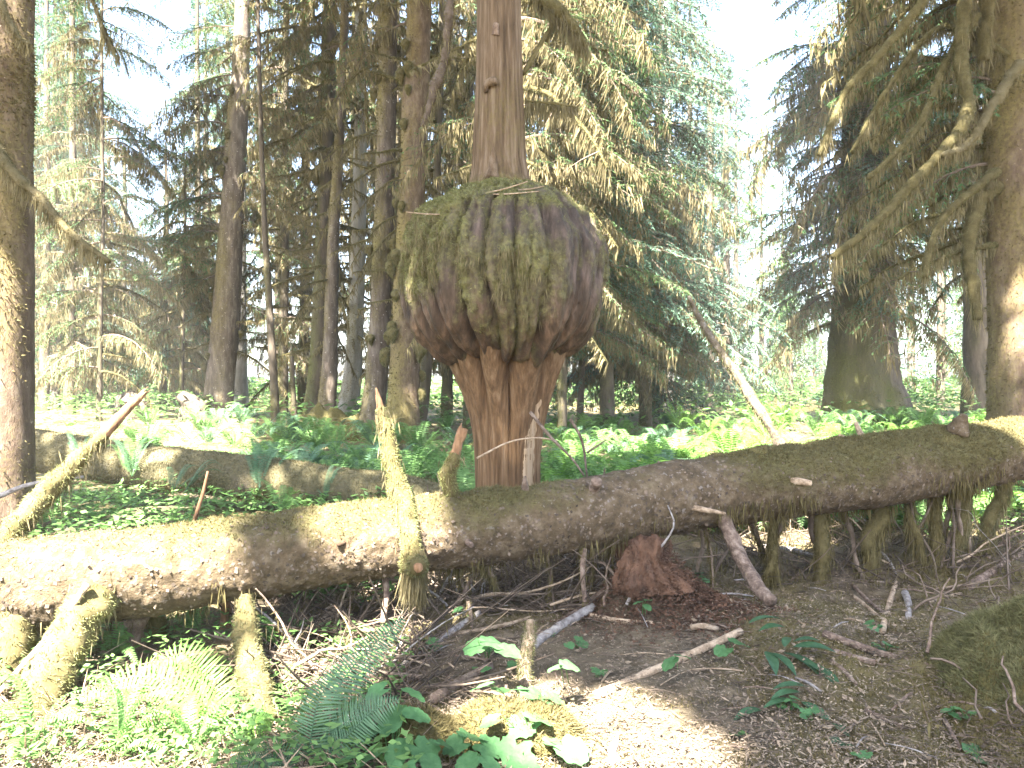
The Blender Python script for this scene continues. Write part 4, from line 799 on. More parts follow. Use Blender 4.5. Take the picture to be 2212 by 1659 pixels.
# splintered stump at the bottom edge
a = ground_at(1312, 1655); sr = thing('splintered_stump', 'grey splintered wood shards at the bottom edge beside the sunny patch', 'stump', tuple(a))
for k, (dx, h, w, tl_) in enumerate([(0, .2, .022, .05), (.05, .15, .03, -.04), (-.06, .1, .018, -.05), (.09, .09, .014, .05), (-.1, .13, .014, .02)]):
    p0 = a + np.array([dx, rng.uniform(-.02, .03), -.05]); V, F = tube([p0, p0 + np.array([tl_ * .5, 0, h * .6]), p0 + np.array([tl_, 0, h])], [w, w * .8, w * .12], 12, 7, .35, 18, 490 + k); g = Geo(); addtube(g, V, F); part('shard', g, MT['greywood'], sr, smooth=False)

# ------------------------------------------------------------------ fallen sticks
def gstick(label, pp, r, mat, lift=0., group=None, seed=0, moss=0, name='fallen_stick', cat='stick', ends=None):
    pts = []
    for k, (px, py) in enumerate(pp):
        p = ground_at(px, py + r * .6) if ends is None else P(px, py, ends[k]); p[2] += r * pxm(p[1]) * .7; pts.append(p)
    rad = [r * pxm(p[1]) * (1 - .25 * k / max(1, len(pts) - 1)) for k, p in enumerate(pts)]
    if len(pts) == 2: m = (pts[0] + pts[1]) / 2 + rng.normal(0, .012, 3); pts = [pts[0], m, pts[1]]; rad = [rad[0], (rad[0] + rad[1]) / 2, rad[1]]
    return stick(label, pts, rad, mat, group, name, cat, seed, 10, .13, moss)
ST = [('bluish grey straight stick lying below the mossy spike', [(845, 1455), (940, 1390), (1035, 1325)], 9, 'greywood', 0), ('thick pale weathered stick right of the mossy stake', [(1150, 1395), (1215, 1352), (1280, 1313)], 12, 'greywood', 0),
      ('grey pole half buried in moss left of the mossy stake', [(935, 1512), (1000, 1472), (1060, 1440)], 12, 'brownwood', 150), ('long tan stick slanting up from the sunny patch', [(1285, 1505), (1440, 1437), (1600, 1365)], 10, 'tanwood', 0),
      ('long purple brown stick lying on the right of the clearing', [(1780, 1370), (1890, 1408), (2005, 1440)], 9, 'brownwood', 0), ('short bark covered stick just below the long purple brown one', [(1795, 1408), (1890, 1432)], 9, 'brownwood', 0),
      ('smooth tan stick lying left of the rotten stump', [(1265, 1328), (1340, 1342), (1410, 1346)], 6, 'tanwood', 0), ('bent mossy tan stick above the mossy stake', [(985, 1370), (1090, 1350), (1180, 1325)], 5, 'tanwood', 120),
      ('dark brown stick leaning under the log left of the spike', [(640, 1470), (740, 1405), (850, 1330)], 6, 'brownwood', 0), ('pale mossy limb lying under the left of the front log', [(587, 1432), (627, 1395), (740, 1312)], 12, 'tanwood', 250),
      ('sunlit tan stick running up to the spike foot', [(737, 1395), (800, 1350), (872, 1303)], 9, 'tanwood', 0), ('mossy pale pole crossing under the log left of the spike', [(700, 1322), (780, 1290), (868, 1260)], 7, 'tanwood', 80),
      ('pale peg like stick on the right of the clearing', [(1905, 1366), (1920, 1310), (1935, 1259)], 7, 'tanwood', 60), ('short pale stick above the lance leaved plant', [(1698, 1310), (1740, 1353)], 5, 'tanwood', 0),
      ('short brown stick right of the lance leaved plant', [(1795, 1428), (1850, 1478)], 5, 'brownwood', 0), ('brown twig near the bottom right corner', [(2040, 1555), (2075, 1620)], 5, 'brownwood', 0), ('tan twig lying below the lance leaved plant', [(1870, 1535), (1950, 1570)], 6, 'brownwood', 0),
      ('pale broken stick left of the long tan stick end', [(1492, 1357), (1550, 1360)], 7, 'tanwood', 0), ('grey stick standing beside the bluish stick', [(838, 1440), (875, 1375)], 8, 'greywood', 0), ('slim pale stick crossing the moss above the hummock', [(2000, 1305), (2075, 1283)], 5, 'tanwood', 0),
      ('brown pole under the log leading to the rotten stump', [(1150, 1385), (1250, 1320), (1345, 1245)], 9, 'brownwood', 60), ('mossy log lying behind the tangle under the front log', [(1000, 1225), (1150, 1215), (1330, 1190)], 10, 'brownwood', 300),
      ('pale stick lying on the bare ground by the peg stick', [(1845, 1290), (1895, 1330)], 5, 'tanwood', 0), ('slender dark stick near the peg stick', [(1840, 1262), (1925, 1335)], 4, 'brownwood', 0), ('pale stub of wood right of the peg stick', [(1955, 1282), (1962, 1335)], 8, 'greywood', 40),
      ('bleached curved stick behind the posts under the log', [(1645, 1182), (1720, 1190), (1790, 1215)], 6, 'greywood', 0), ('pale stick crossing behind the golden mossy props', [(1840, 1215), (1930, 1160), (2010, 1110)], 6, 'tanwood', 0), ('mossy dead stick near the right edge below the log end', [(2090, 1270), (2160, 1225), (2240, 1180)], 9, 'brownwood', 200),
      ('thin pale twig in the foreground moss', [(1290, 1650), (1400, 1590)], 4, 'tanwood', 0), ('long thin twig slanting across the foreground plants', [(965, 1460), (1060, 1530), (1180, 1640)], 3, 'brownwood', 0), ('dark twig crossing the lower left ferns', [(575, 1440), (645, 1505)], 4, 'brownwood', 0)]
for k, (lb, pp, r, mt, ms) in enumerate(ST): gstick(lb, pp, r, mt, seed=500 + k, moss=ms)
# raised slender twigs behind the log
for lb, pp, r, mt in [('dark bent twig rising in front of the burl trunk', [(1145, 890, 6.0), (1190, 945, 6.0), (1235, 990, 6.0), (1262, 1028, 6.0)], 4, 'brownwood'), ('thin pale twig crossing the foot of the burl trunk', [(1030, 990, 6.2), (1100, 955, 6.2), (1160, 946, 6.2), (1205, 952, 6.2)], 2.5, 'tanwood'),
                      ('forked dark twig standing right of the burl trunk', [(1232, 905, 6.3), (1258, 955, 6.3), (1268, 1030, 6.3)], 4, 'brownwood'), ('side twig beside the forked dark twig', [(1268, 978, 6.3), (1310, 950, 6.3)], 3, 'brownwood'),
                      ('white sunlit splinter standing behind the front log on the right', [(1866, 962, 6.75), (1860, 940, 6.75), (1848, 912, 6.75)], 9, 'tanwood'), ('thin pale twig lying beside the white splinter', [(1812, 940, 6.75), (1840, 948, 6.75), (1862, 952, 6.75)], 3, 'tanwood'),
                      ('slim mossy twig standing between the two logs', [(420, 1125, 5.2), (440, 1060, 5.2), (449, 1018, 5.2)], 5, 'orange'), ('greyish branch lying beside the left limb of the log', [(-10, 1075, 5.6), (70, 1045, 5.6), (180, 1030, 5.7)], 6, 'greywood')]:
    pts = [P(*q_) for q_ in pp]; stick(lb, pts, np.linspace(1, .5, len(pts)) * r * pxm(pp[0][2]), mt, seed=int(pp[0][0]) + 5)
# tangle
for k in range(190):
    if k < 110: px, py_ = rng.uniform(930, 1370), rng.uniform(1200, 1330)
    elif k < 140: px, py_ = rng.uniform(1560, 2200), rng.uniform(1130, 1250)
    elif k < 158: px, py_ = rng.uniform(1960, 2230), rng.uniform(1300, 1600)
    else: px, py_ = rng.uniform(560, 940), rng.uniform(1290, 1500)
    p = ground_at(px, py_); l = rng.uniform(.25, 1.1) * (.5 if 140 <= k < 158 else 1); a = rng.uniform(0, np.pi); e = rng.uniform(.0, .4) if k % 3 else rng.uniform(.4, .9)
    d = np.array([math.cos(a) * math.cos(e), math.sin(a) * math.cos(e) * .6, math.sin(e)]); p = p + np.array([0, 0, rng.uniform(0, .08)])
    r = rng.uniform(.003, .014)
    wk = np.cumsum(rng.normal(0, .028, (6, 3)), 0); wk -= wk[0]
    mtk = ['greywood', 'brownwood', 'twig', 'brownwood', 'tanwood', 'twig'][k % 6] if not 140 <= k < 158 else ('brownwood', 'twig')[k % 2]; ot = stick('bare thin twig in the tangle below the front log', list(p + d * (l * np.linspace(0, 1, 6))[:, None] + wk), r * np.linspace(1.1, .4, 6), mtk, 'twigs tangled below the front log', seed=k, seg=5, moss=120 if k % 3 == 0 else 0); AUTO.append((ot, px, py_, ('mossy ' if k % 3 == 0 else 'bare ') + {'greywood': 'grey', 'brownwood': 'brown', 'twig': 'dark', 'tanwood': 'tan'}[mtk] + ' twig in the tangle'))
g = Geo(); g2 = Geo()
for k in range(3000):
    px, py_ = [(rng.uniform(930, 1370), rng.uniform(1195, 1335)), (rng.uniform(1540, 2230), rng.uniform(1130, 1270)), (rng.uniform(560, 960), rng.uniform(1290, 1480)), (rng.uniform(940, 1340), rng.uniform(1190, 1290))][k % 4]
    Yg = 1.6 / ((py_ - CY) / FPX); x0 = (px - CX) / FPX * Yg; p = np.array([x0, Yg, g1(x0, Yg) + rng.uniform(0, .06)]); l = rng.uniform(.1, .5) * (1 + .8 * (k % 5 == 0)); a = rng.uniform(0, 2 * np.pi); e = rng.uniform(-.05, .8)
    d = np.array([math.cos(a) * math.cos(e), math.sin(a) * math.cos(e), math.sin(e)]); r = rng.uniform(.0015, .0045) * (1 + 1.6 * (k % 5 == 0))
    V, F = tube([p, p + d * l * .5 + rng.normal(0, .02, 3), p + d * l], [r, r * .8, r * .4], 5, 3, 0, cap=False); g.add(V, F, 0, None)
    if k % 2: c = p + d * (l * rng.random((7, 1))); V, F = strands(c, .07, .006); g2.add(V, F)
single('brushwood', g, MT['flake'], 'fine dead brushwood heaped beneath the front log', 'brushwood', (0, 0, 0), kind='stuff'); single('brush_moss', g2, MT['mossb'], 'wisps of moss caught in the brushwood under the log', 'moss', (0, 0, 0), kind='stuff')
for k in range(100):
    px, py_ = (rng.uniform(1150, 2212), rng.uniform(1250, 1655)) if k < 62 else (rng.uniform(560, 1180), rng.uniform(1390, 1650)); p = ground_at(px, py_); l = rng.uniform(.06, .32); a = rng.uniform(0, np.pi); r = rng.uniform(.003, .008)
    q_ = p + np.array([math.cos(a) * l, math.sin(a) * l, 0]); q_[2] = g1(q_[0], q_[1]); p[2] = g1(p[0], p[1])
    ot = stick('short twig lying on the needle covered ground', [p + [0, 0, .015], (p + q_) / 2 + [0, 0, .025], q_ + [0, 0, .015]], [r, r, r * .6], ['tanwood', 'brownwood', 'greywood'][k % 3], 'twigs lying about the clearing', seed=700 + k, seg=5); AUTO.append((ot, px, py_, ['tan', 'brown', 'grey'][k % 3] + ' short twig on the ground'))

# ------------------------------------------------------------------ ferns and broad leaves
def frond_geo(pts, wmax, n=30, up=(0, 0, 1), gap=.78, seed=0, m=0, stem=.003, sweep=.25, two=True):
    g = Geo(); c = catmull(pts, 60); cl = np.r_[0, np.cumsum(np.linalg.norm(np.diff(c, axis=0), axis=1))]; L = cl[-1]
    t = np.linspace(.13, .995, n); p = np.array([np.interp(t * L, cl, c[:, k]) for k in range(3)]).T; T = nrm(np.gradient(p, axis=0))
    S = nrm(np.cross(T, np.asarray(up, float))); Nn = np.cross(S, T); pr = np.minimum(1, .45 + (t - .13) / .2) * (1 - ((t - .13) / .87) ** 2.2) ** .75 + .02
    sp = L * .87 / n
    for sd in (-1, 1):
        l = wmax * pr * rng.uniform(.92, 1.06, n); D = nrm(S * sd + T * sweep - Nn * .12 + rng.normal(0, .035, (n, 3))); w = np.minimum(sp * gap, l * .6)
        q_ = p + T * (sp * .5 if sd > 0 else 0)
        if two:
            a1 = q_ + D * (l * .12)[:, None]; tip = q_ + D * l[:, None] - Nn * (l * .14)[:, None]; mid = q_ + D * (l * .55)[:, None] - Nn * (l * .02)[:, None]; hw = (w / 2)[:, None]
            V = np.stack([q_ - T * hw * .6, q_ + T * hw * .8, mid + T * hw * .75, tip, mid - T * hw * .75], 1).reshape(-1, 3); i = np.arange(n)[:, None] * 5
            g.add(V, np.vstack([i + [0, 1, 2, 4]]), m); g.f.append(i + [4, 2, 3] + (g.n - len(V))); g.m.append(np.full(n, m, np.int32))
        else:
            V, F = kites(q_, D, T, l, w, .3); g.add(V, F, m)
    V, F = tube(pts, np.linspace(stem, stem * .4, len(pts)), 16, 4, 0, cap=False); g.add(V, F, m)
    return g
def arch(L, h, d, az=0):
    s = np.linspace(0, 1, 6); return np.c_[L * s * (1 - .12 * s), 0 * s, h * np.sin(s * 1.9) - d * s ** 2]
def shared_frond(L, h, d, w, n, mt, two=True):
    return frond_geo(arch(L, h, d), w, n, two=two, gap=.8).mesh('frond', MT[mt], False)
SF = [shared_frond(.75, .42, .18, .085, 30, 'fernb'), shared_frond(.62, .5, .12, .075, 28, 'fernb')]
SG = [shared_frond(.7, .40, .22, .085, 28, 'fern'), shared_frond(.6, .46, .1, .08, 26, 'fern')]
def fern(label, base, fronds, n, sc, group=None, azs=None, name='sword_fern', seed=0):
    rs = random.Random(seed); root = thing(name, label, 'fern', tuple(base), group)
    for k in range(n):
        az = rs.uniform(0, 6.28) if azs is None else rs.uniform(*azs); place(rs.choice(fronds), 'frond', root, base, az, R(rs.uniform(-40, 8)), sc * rs.uniform(.75, 1.15), R(rs.uniform(-20, 20)))
    return root
def B(px, py, Y): return P(px, py, Y)
fern('sword fern growing on top of the old log at its middle', B(560, 1055, 8.95), SF, 11, .95, None, (R(15), R(150)), seed=1)
fern('sword fern arching over the left part of the old log', B(285, 1030, 9.45), SF + SG, 10, .95, None, (R(-30), R(170)), seed=2)
fern('blue fern on the far left of the old log', B(175, 1000, 9.85), SF, 8, .7, None, (R(10), R(170)), seed=6)
fern('fern growing at the right part of the old log', B(700, 1080, 8.75), SF + SG, 8, .7, None, (R(0), R(180)), seed=7)
fern('small fern in front of the old log between the two sword ferns', B(375, 1062, 8.9), SF, 4, .6, None, (R(30), R(140)), seed=3)
fern('small upright fern on the old log left of the middle fern', B(400, 1060, 8.85), SF, 3, .7, None, (R(10), R(60)), seed=4)
for k, (px, py_, lb, sc, n) in enumerate([(430, 1365, 'fern in the shade below the left of the front log', .55, 7), (610, 1110, 'fern drooping behind the front log near its mossy stretch', .5, 6), (700, 1300, 'fern seen under the log left of the spike', .55, 6)]):
    p = ground_at(px, py_) if k != 1 else B(px, py_, 6.3); fern(lb, p, SG, n, sc, None, seed=10 + k)
for k, (px, py_, lb, sc, n) in enumerate([(60, 1650, 'straggling fern at the bottom left corner below the big limb', .6, 7), (250, 1655, 'low arching fern at the bottom edge under the sunlit sword fern', .65, 8), (420, 1650, 'arching fern at the bottom edge below the mossy prop leg', .6, 7), (250, 1420, 'shaded fern behind the big sunlit sword fern', .5, 7), (600, 1400, 'shaded fern right of the mossy prop leg', .5, 6)]):
    fern(lb, ground_at(px, py_), SG, n, sc, None, seed=30 + k)
# foreground ferns with hand laid fronds
def hand_fern(label, fronds, name='sword_fern', mt='fern', wpx=46):
    p0 = P(*fronds[0][0]); root = thing(name, label, 'fern', tuple(p0))
    for k, (pp) in enumerate(fronds):
        pts = [P(*q_) for q_ in pp]; part('frond', frond_geo(pts, wpx * pxm(3.8), 34, up=(0, -.75, .65), seed=k), MT[mt], root, smooth=False)
hand_fern('large sunlit sword fern in the lower left foreground', [[(505, 1585, 3.6), (455, 1535, 3.6), (380, 1480, 3.6), (283, 1462, 3.58), (170, 1515, 3.5)], [(505, 1585, 3.6), (475, 1530, 3.62), (440, 1460, 3.68), (390, 1412, 3.7), (318, 1452, 3.66)], [(500, 1590, 3.6), (430, 1570, 3.5), (330, 1580, 3.4), (220, 1620, 3.3)], [(505, 1590, 3.6), (540, 1560, 3.5), (590, 1560, 3.4)]], mt='ferny', wpx=58)
hand_fern('blue green sword fern left of the broad leaved plants', [[(660, 1680, 3.3), (672, 1590, 3.32), (690, 1510, 3.38), (735, 1440, 3.5)], [(640, 1690, 3.2), (600, 1640, 3.2), (560, 1640, 3.15), (500, 1650, 3.1)], [(700, 1600, 3.4), (760, 1550, 3.4), (830, 1510, 3.4)], [(700, 1560, 3.5), (740, 1470, 3.6), (800, 1400, 3.75), (872, 1335, 3.9)], [(660, 1670, 3.3), (740, 1600, 3.3), (800, 1540, 3.3), (862, 1510, 3.3)]], mt='fernb', wpx=56)

def leaf_mesh(kind, seed=0):
    """a broad leaf lying along +X, base at the origin, folded a little along its midrib"""
    rs = np.random.default_rng(seed); n = 40 if kind != 'lance' else 26
    if kind == 'lance':
        s = np.linspace(0, 1, 12); w = .16 * np.sin(np.pi * s ** .8) ** .9; mid = np.c_[s, 0 * s, .12 * np.sin(s * 2.6)]; l = mid + np.c_[0 * s, w, .05 * w / .16]; r = mid + np.c_[0 * s, -w, .05 * w / .16]
        V = np.vstack([l, mid, r]); i = np.arange(11); F = np.vstack([np.c_[i, i + 12, i + 13, i + 1], np.c_[i + 12, i + 24, i + 25, i + 13]]); return Geo().add(V, F).mesh('leaf', MT['lance'], True)
    t = np.linspace(-np.pi, np.pi, n, endpoint=False)
    if kind == 'fan': r = .5 * (1 + .06 * np.sin(t * 9 + seed)) * (1 - .55 * np.exp(-((np.abs(t) - np.pi) / .35) ** 2))
    elif kind == 'palm': r = .5 * (.74 + .26 * np.abs(np.cos(t * 2.5)) ** .7 + .05 * np.cos(t * 20)) * (1 - .5 * np.exp(-((np.abs(t) - np.pi) / .3) ** 2))
    else: r = .5 * (1 - .35 * np.abs(np.sin(t)) ** 1.2) * (1 + .04 * np.sign(np.sin(t * 15)))
    x_ = .45 + r * np.cos(t); y_ = r * np.sin(t); z_ = .14 * np.abs(y_) - .20 * (x_ - .3) ** 2 + .02 * np.sin(t * 6)
    V = np.vstack([np.c_[x_, y_, z_], np.c_[.45 + .5 * r * np.cos(t), .5 * y_, .11 * np.abs(.5 * y_) + .0 * x_], [[.45, 0, 0]]])
    j = np.arange(n); j2 = (j + 1) % n; g = Geo().add(V, np.c_[j, j2, n + j2, n + j]); g.f.append(np.c_[n + j, n + j2, np.full(n, 2 * n)]); g.m.append(np.zeros(n, np.int32))
    return g.mesh('leaf', MT['leaf'], True)
LFm = {'fan': [leaf_mesh('fan', k) for k in range(2)], 'palm': [leaf_mesh('palm', k) for k in range(2)], 'oval': [leaf_mesh('oval', k) for k in range(2)], 'lance': [leaf_mesh('lance')]}
def leafy(label, base, kinds, leaves, name='leafy_plant', group=None, mat_st='fern', seed=0):
    """leaves: (px,py,Y,size px,azimuth deg,tilt deg)"""
    rs = random.Random(seed); root = thing(name, label, 'plant', tuple(base), group)
    for (px, py_, Y, sz, az, ti) in leaves:
        p = P(px, py_, Y); s = sz * pxm(Y); off = np.array([math.cos(R(az)), math.sin(R(az)), 0]) * s * .45
        place(rs.choice(LFm[rs.choice(kinds)]), 'leaf', root, p - off, R(az), R(ti), s, R(rs.uniform(-14, 14)))
        if kinds != ['lance']:
            b0 = np.asarray(base) + np.array([rs.uniform(-.02, .02), rs.uniform(-.02, .02), 0]); V, F = tube([b0, (b0 + p - off) / 2 + np.array([0, 0, .02]), p - off], [.003, .0025, .002], 6, 4, 0, cap=False); part('stem', Geo().add(V, F), MT['fern'], root)
    return root
T1 = 18
leafy('clump of broad toothed leaves at the bottom centre foreground', ground_at(850, 1655), ['palm', 'oval'], [(815, 1485, 3.5, 62, 200, T1), (893, 1490, 3.5, 62, -20, T1), (850, 1540, 3.4, 95, 250, T1), (785, 1565, 3.4, 90, 200, T1), (900, 1535, 3.4, 70, 10, T1), (860, 1612, 3.2, 85, 260, T1), (800, 1625, 3.2, 85, 200, T1), (915, 1610, 3.2, 85, -30, T1), (930, 1640, 3.1, 70, -60, T1), (745, 1632, 3.2, 75, 180, T1), (955, 1600, 3.25, 60, 20, T1), (870, 1655, 3.05, 70, 270, T1)], seed=1)
leafy('second clump of broad leaves behind the bottom centre clump', ground_at(730, 1600), ['palm', 'oval', 'fan'], [(700, 1560, 3.5, 60, 200, T1), (735, 1530, 3.55, 66, 120, T1), (770, 1515, 3.55, 60, 30, T1), (690, 1600, 3.4, 66, 220, T1), (725, 1590, 3.4, 60, -30, T1), (660, 1570, 3.5, 46, 180, T1), (840, 1500, 3.6, 46, 80, T1)], seed=21)
leafy('leaves at the bottom edge between the two bright plants', ground_at(1010, 1640), ['palm', 'oval'], [(985, 1600, 3.3, 70, 190, T1), (1020, 1580, 3.35, 76, 60, T1), (1055, 1605, 3.3, 70, -20, T1), (1010, 1640, 3.2, 80, 250, T1), (1060, 1645, 3.15, 70, -50, T1)], seed=22)
leafy('pale leaves among the sunlit debris at the bottom left', ground_at(330, 1620), ['oval', 'palm'], [(300, 1600, 3.4, 50, 200, T1), (345, 1590, 3.4, 56, 30, T1), (330, 1625, 3.3, 54, 270, T1), (390, 1615, 3.35, 44, 0, T1)], seed=23)
leafy('pair of shaded fan leaves below the bluish stick', ground_at(1050, 1425), ['fan'], [(1028, 1392, 4.1, 58, 200, 14), (1062, 1384, 4.1, 66, 10, 14), (1095, 1402, 4.05, 60, -20, 10)], seed=2)
leafy('sunlit bright leaves around the foot of the mossy stake', ground_at(1110, 1540), ['palm'], [(1045, 1515, 3.7, 80, 190, T1), (1100, 1478, 3.75, 85, 120, T1), (1160, 1492, 3.7, 90, 20, T1), (1150, 1520, 3.65, 80, -60, T1), (1080, 1540, 3.6, 75, 240, T1), (1195, 1500, 3.7, 60, 0, T1), (1040, 1475, 3.7, 60, 160, T1)], seed=3)
leafy('bright plant below the sunlit leaves', ground_at(1145, 1625), ['palm', 'fan'], [(1130, 1556, 3.45, 80, 220, T1), (1165, 1545, 3.45, 75, 20, T1), (1060, 1550, 3.4, 60, 190, T1), (1110, 1610, 3.3, 90, 250, T1), (1200, 1600, 3.35, 70, 0, T1), (1235, 1610, 3.3, 80, -30, T1), (1130, 1645, 3.2, 80, 270, T1)], seed=4)
leafy('plant with two rounded leaves left of the long tan stick', ground_at(1222, 1480), ['fan'], [(1200, 1440, 3.85, 42, 180, 14), (1230, 1434, 3.85, 52, 20, 14)], seed=5)
leafy('small three leaved plant in front of the rotten stump', ground_at(1393, 1330), ['oval'], [(1378, 1300, 4.85, 26, 190, 10), (1400, 1294, 4.85, 28, 60, 10), (1398, 1308, 4.82, 26, -60, 16)], seed=6)
leafy('two leaved plant beside the tip of the long tan stick', ground_at(1578, 1415), ['fan'], [(1562, 1400, 4.3, 42, 220, 16), (1596, 1384, 4.3, 50, 20, 14)], seed=7)
leafy('leaf sprig over the middle of the long tan stick', ground_at(1455, 1445), ['oval'], [(1448, 1425, 4.1, 55, 230, 16), (1475, 1412, 4.1, 45, 30, 16)], seed=8)
leafy('lance leaved plant sprawling on the needles right of the long tan stick', ground_at(1720, 1400), ['lance'], [(1650, 1345, 4.45, 80, 10, 0), (1670, 1358, 4.42, 70, 200, 5), (1700, 1390, 4.3, 60, 60, 0), (1665, 1420, 4.2, 85, 265, 20), (1690, 1422, 4.2, 85, 290, 20), (1735, 1425, 4.2, 120, 300, 20), (1755, 1400, 4.25, 90, -10, 8), (1770, 1440, 4.15, 110, 310, 24), (1790, 1455, 4.1, 80, 290, 20), (1745, 1385, 4.3, 60, 180, 5)], seed=9, name='leafy_plant')
leafy('lower lance leaves below the sprawling plant', ground_at(1730, 1510), ['lance'], [(1710, 1485, 3.95, 80, 185, 6), (1700, 1500, 3.9, 80, 200, 8), (1690, 1520, 3.85, 90, 195, 8), (1620, 1540, 3.8, 85, 205, 10), (1735, 1560, 3.75, 85, 290, 20), (1765, 1530, 3.8, 95, 300, 24)], seed=10)
leafy('small lance leaved sprout near the bottom edge right of the sunny patch', ground_at(1810, 1610), ['lance'], [(1815, 1580, 3.6, 60, 110, 0), (1820, 1610, 3.5, 65, -20, 10), (1800, 1600, 3.5, 55, 200, 10)], seed=11)
leafy('small bright leaf cluster left of the hummock', ground_at(2058, 1545), ['oval'], [(2045, 1532, 3.75, 30, 180, 10), (2068, 1528, 3.75, 32, 20, 10), (2062, 1542, 3.72, 30, -50, 14)], seed=12)
leafy('single broad leaf near the bottom right corner', ground_at(2125, 1645), ['fan'], [(2125, 1628, 3.4, 90, 0, 12)], seed=13)
leafy('pale leaf beside the mossy prop leg in the left foreground', ground_at(525, 1580), ['fan'], [(525, 1548, 3.7, 62, 200, 30), (548, 1530, 3.7, 56, 30, 14)], seed=14)
for k in range(26):
    px, py_ = (rng.uniform(640, 1300), rng.uniform(1330, 1480)) if k < 14 else (rng.uniform(1420, 2150), rng.uniform(1220, 1640)); p = ground_at(px, py_)
    ot = leafy('small green seedling on the forest floor', p, ['oval', 'fan'], [(px + rng.uniform(-16, 16), py_ - rng.uniform(6, 26), p[1] - .03 * j, rng.uniform(16, 34), rng.uniform(0, 360), 12) for j in range(rng.integers(2, 5))], 'seedling', 'small seedlings on the forest floor', seed=100 + k); AUTO.append((ot, px, py_, 'small green seedling'))
# pinkish dead leaf sprig
a = ground_at(1700, 1610); dr = thing('dead_sprig', 'pinkish dead leaf sprig lying at the bottom edge', 'dead leaves', tuple(a))
V, F = tube([P(1675, 1572, 3.55), P(1720, 1600, 3.5), P(1740, 1640, 3.4)], [.004, .003, .002], 8, 5, 0); g = Geo(); addtube(g, V, F); part('stem', g, MT['brownwood'], dr)
for k, (px, py_) in enumerate([(1668, 1600), (1690, 1592), (1705, 1602), (1728, 1610), (1738, 1630)]):
    o_ = place(LFm['oval'][k % 2], 'leaf', dr, P(px, py_, 3.5), R(40 * k), R(20), .05); o_.data = o_.data.copy(); o_.data.materials[0] = MT['deadleaf']
# white speckled flowers
a = ground_at(757, 1600); pt = np.array([P(rng.uniform(735, 780), rng.uniform(1545, 1600), 3.4) for _ in range(70)]); v_, f_ = kites(pt, nrm(rng.normal(0, 1, pt.shape)), nrm(rng.normal(0, 1, pt.shape)), .010, .008)
single('white_flowers', Geo().add(v_, f_), MT['fung'], 'spray of tiny white flowers among the left foreground ferns', 'flowers', tuple(a), kind='thing')

# fern bed right of the burl, undergrowth left
def lady_mesh(seed, mt, n=9):
    rs = np.random.default_rng(seed); g = Geo()
    for k in range(n):
        az = 2 * np.pi * (k + rs.random() * .8) / n; s = rs.uniform(.75, 1.15); a = arch(.62 * s, rs.uniform(.42, .62), .22)
        c, sn = math.cos(az), math.sin(az); a = np.c_[a[:, 0] * c, a[:, 0] * sn, a[:, 2]]; f = frond_geo(a, .11 * s, 22, two=False, gap=.9)
        for v_, ff in [(np.concatenate(f.v), f.f)]:
            for q_ in f.f: pass
            n0 = g.n; g.v.append(v_); g.a.append(np.zeros(len(v_))); g.n += len(v_)
            for q_ in f.f: g.f.append(q_ + n0); g.m.append(np.zeros(len(q_), np.int32))
    return g.mesh('lady_fern', [MT[mt]], False)
LY = [lady_mesh(1, 'ferny'), lady_mesh(2, 'ferny', 11), lady_mesh(3, 'fern'), lady_mesh(4, 'fern', 10), lady_mesh(5, 'fernb', 10)]
fr = random.Random(9); nf = 0
while nf < 270:
    Yy = 1 / fr.uniform(1 / 24, 1 / 8.2); px = fr.uniform(1165, 2230) if nf < 200 else fr.uniform(250, 1020)
    x_ = (px - CX) / FPX * Yy
    if abs(x_ - bx0) < .9 and Yy < 8.5: continue
    if Yy < 8.2 or (px < 1000 and Yy < 10.6): continue
    if Yy < logY(px) + .9: continue
    o_ = link('lady_fern', fr.choice(LY if px > 1165 else LY[2:])); o_.location = (x_, Yy, g1(x_, Yy) - .03); s = fr.uniform(.95, 1.5); o_.scale = (s, s, s); o_.rotation_euler = (fr.uniform(-.15, .15), fr.uniform(-.15, .15), fr.uniform(0, 6.28))
    tag(o_, 'light green fern in the fern bed right of the burl' if px > 1100 else 'green fern in the undergrowth behind the old log', 'fern', 'ferns of the bed right of the burl' if px > 1100 else 'ferns behind the old log'); nf += 1; AUTO.append((o_, px, CY + (HC - g1(x_, Yy) - .3) / Yy * FPX, ('light green' if o_.data in LY[:2] else 'deep green' if o_.data in LY[2:4] else 'bluish') + ' fern'))
def cover(name, label, x, y, hmax, L, Wd, mt):
    n = len(x); z = gz(x, y); az = rng.uniform(0, 2 * np.pi, n); D = nrm(np.c_[np.cos(az), np.sin(az), rng.normal(0, .3, n)]); S = nrm(np.cross(D, np.c_[rng.normal(0, .35, (n, 2)), np.ones(n)]))
    V, F = kites(np.c_[x, y, z + hmax * rng.random(n) ** .7], D, S, L * rng.uniform(.6, 1.4, n), Wd * rng.uniform(.6, 1.3, n), .45)
    single(name, Geo().add(V, F), MT[mt], label, 'ground cover', (0, 0, 0), kind='stuff')
n = 62000; Yy = 1 / rng.uniform(1 / 45, 1 / 8, n); px = rng.uniform(-700, 2900, n); x_ = (px - CX) / FPX * Yy; k = (fbm(np.c_[x_, Yy, 0 * Yy] * .8, 3, 160) > -.45) & ~((np.abs(x_ - bx0) < .6) & (np.abs(Yy - BY) < .8))
cover('undergrowth', 'low green undergrowth covering the clearing behind the logs', x_[k], Yy[k], .40, .10, .030, 'cover')
n = 14000; Yy = rng.uniform(5.4, 8.9, n); px = rng.uniform(-650, 900, n); x_ = (px - CX) / FPX * Yy; hl = np.array([1 / (.2273 - .0000382 * p_) for p_ in px]); k = (Yy > hl + .35) & (fbm(np.c_[x_, Yy, 0 * Yy] * 1.4, 3, 161) > -.15)
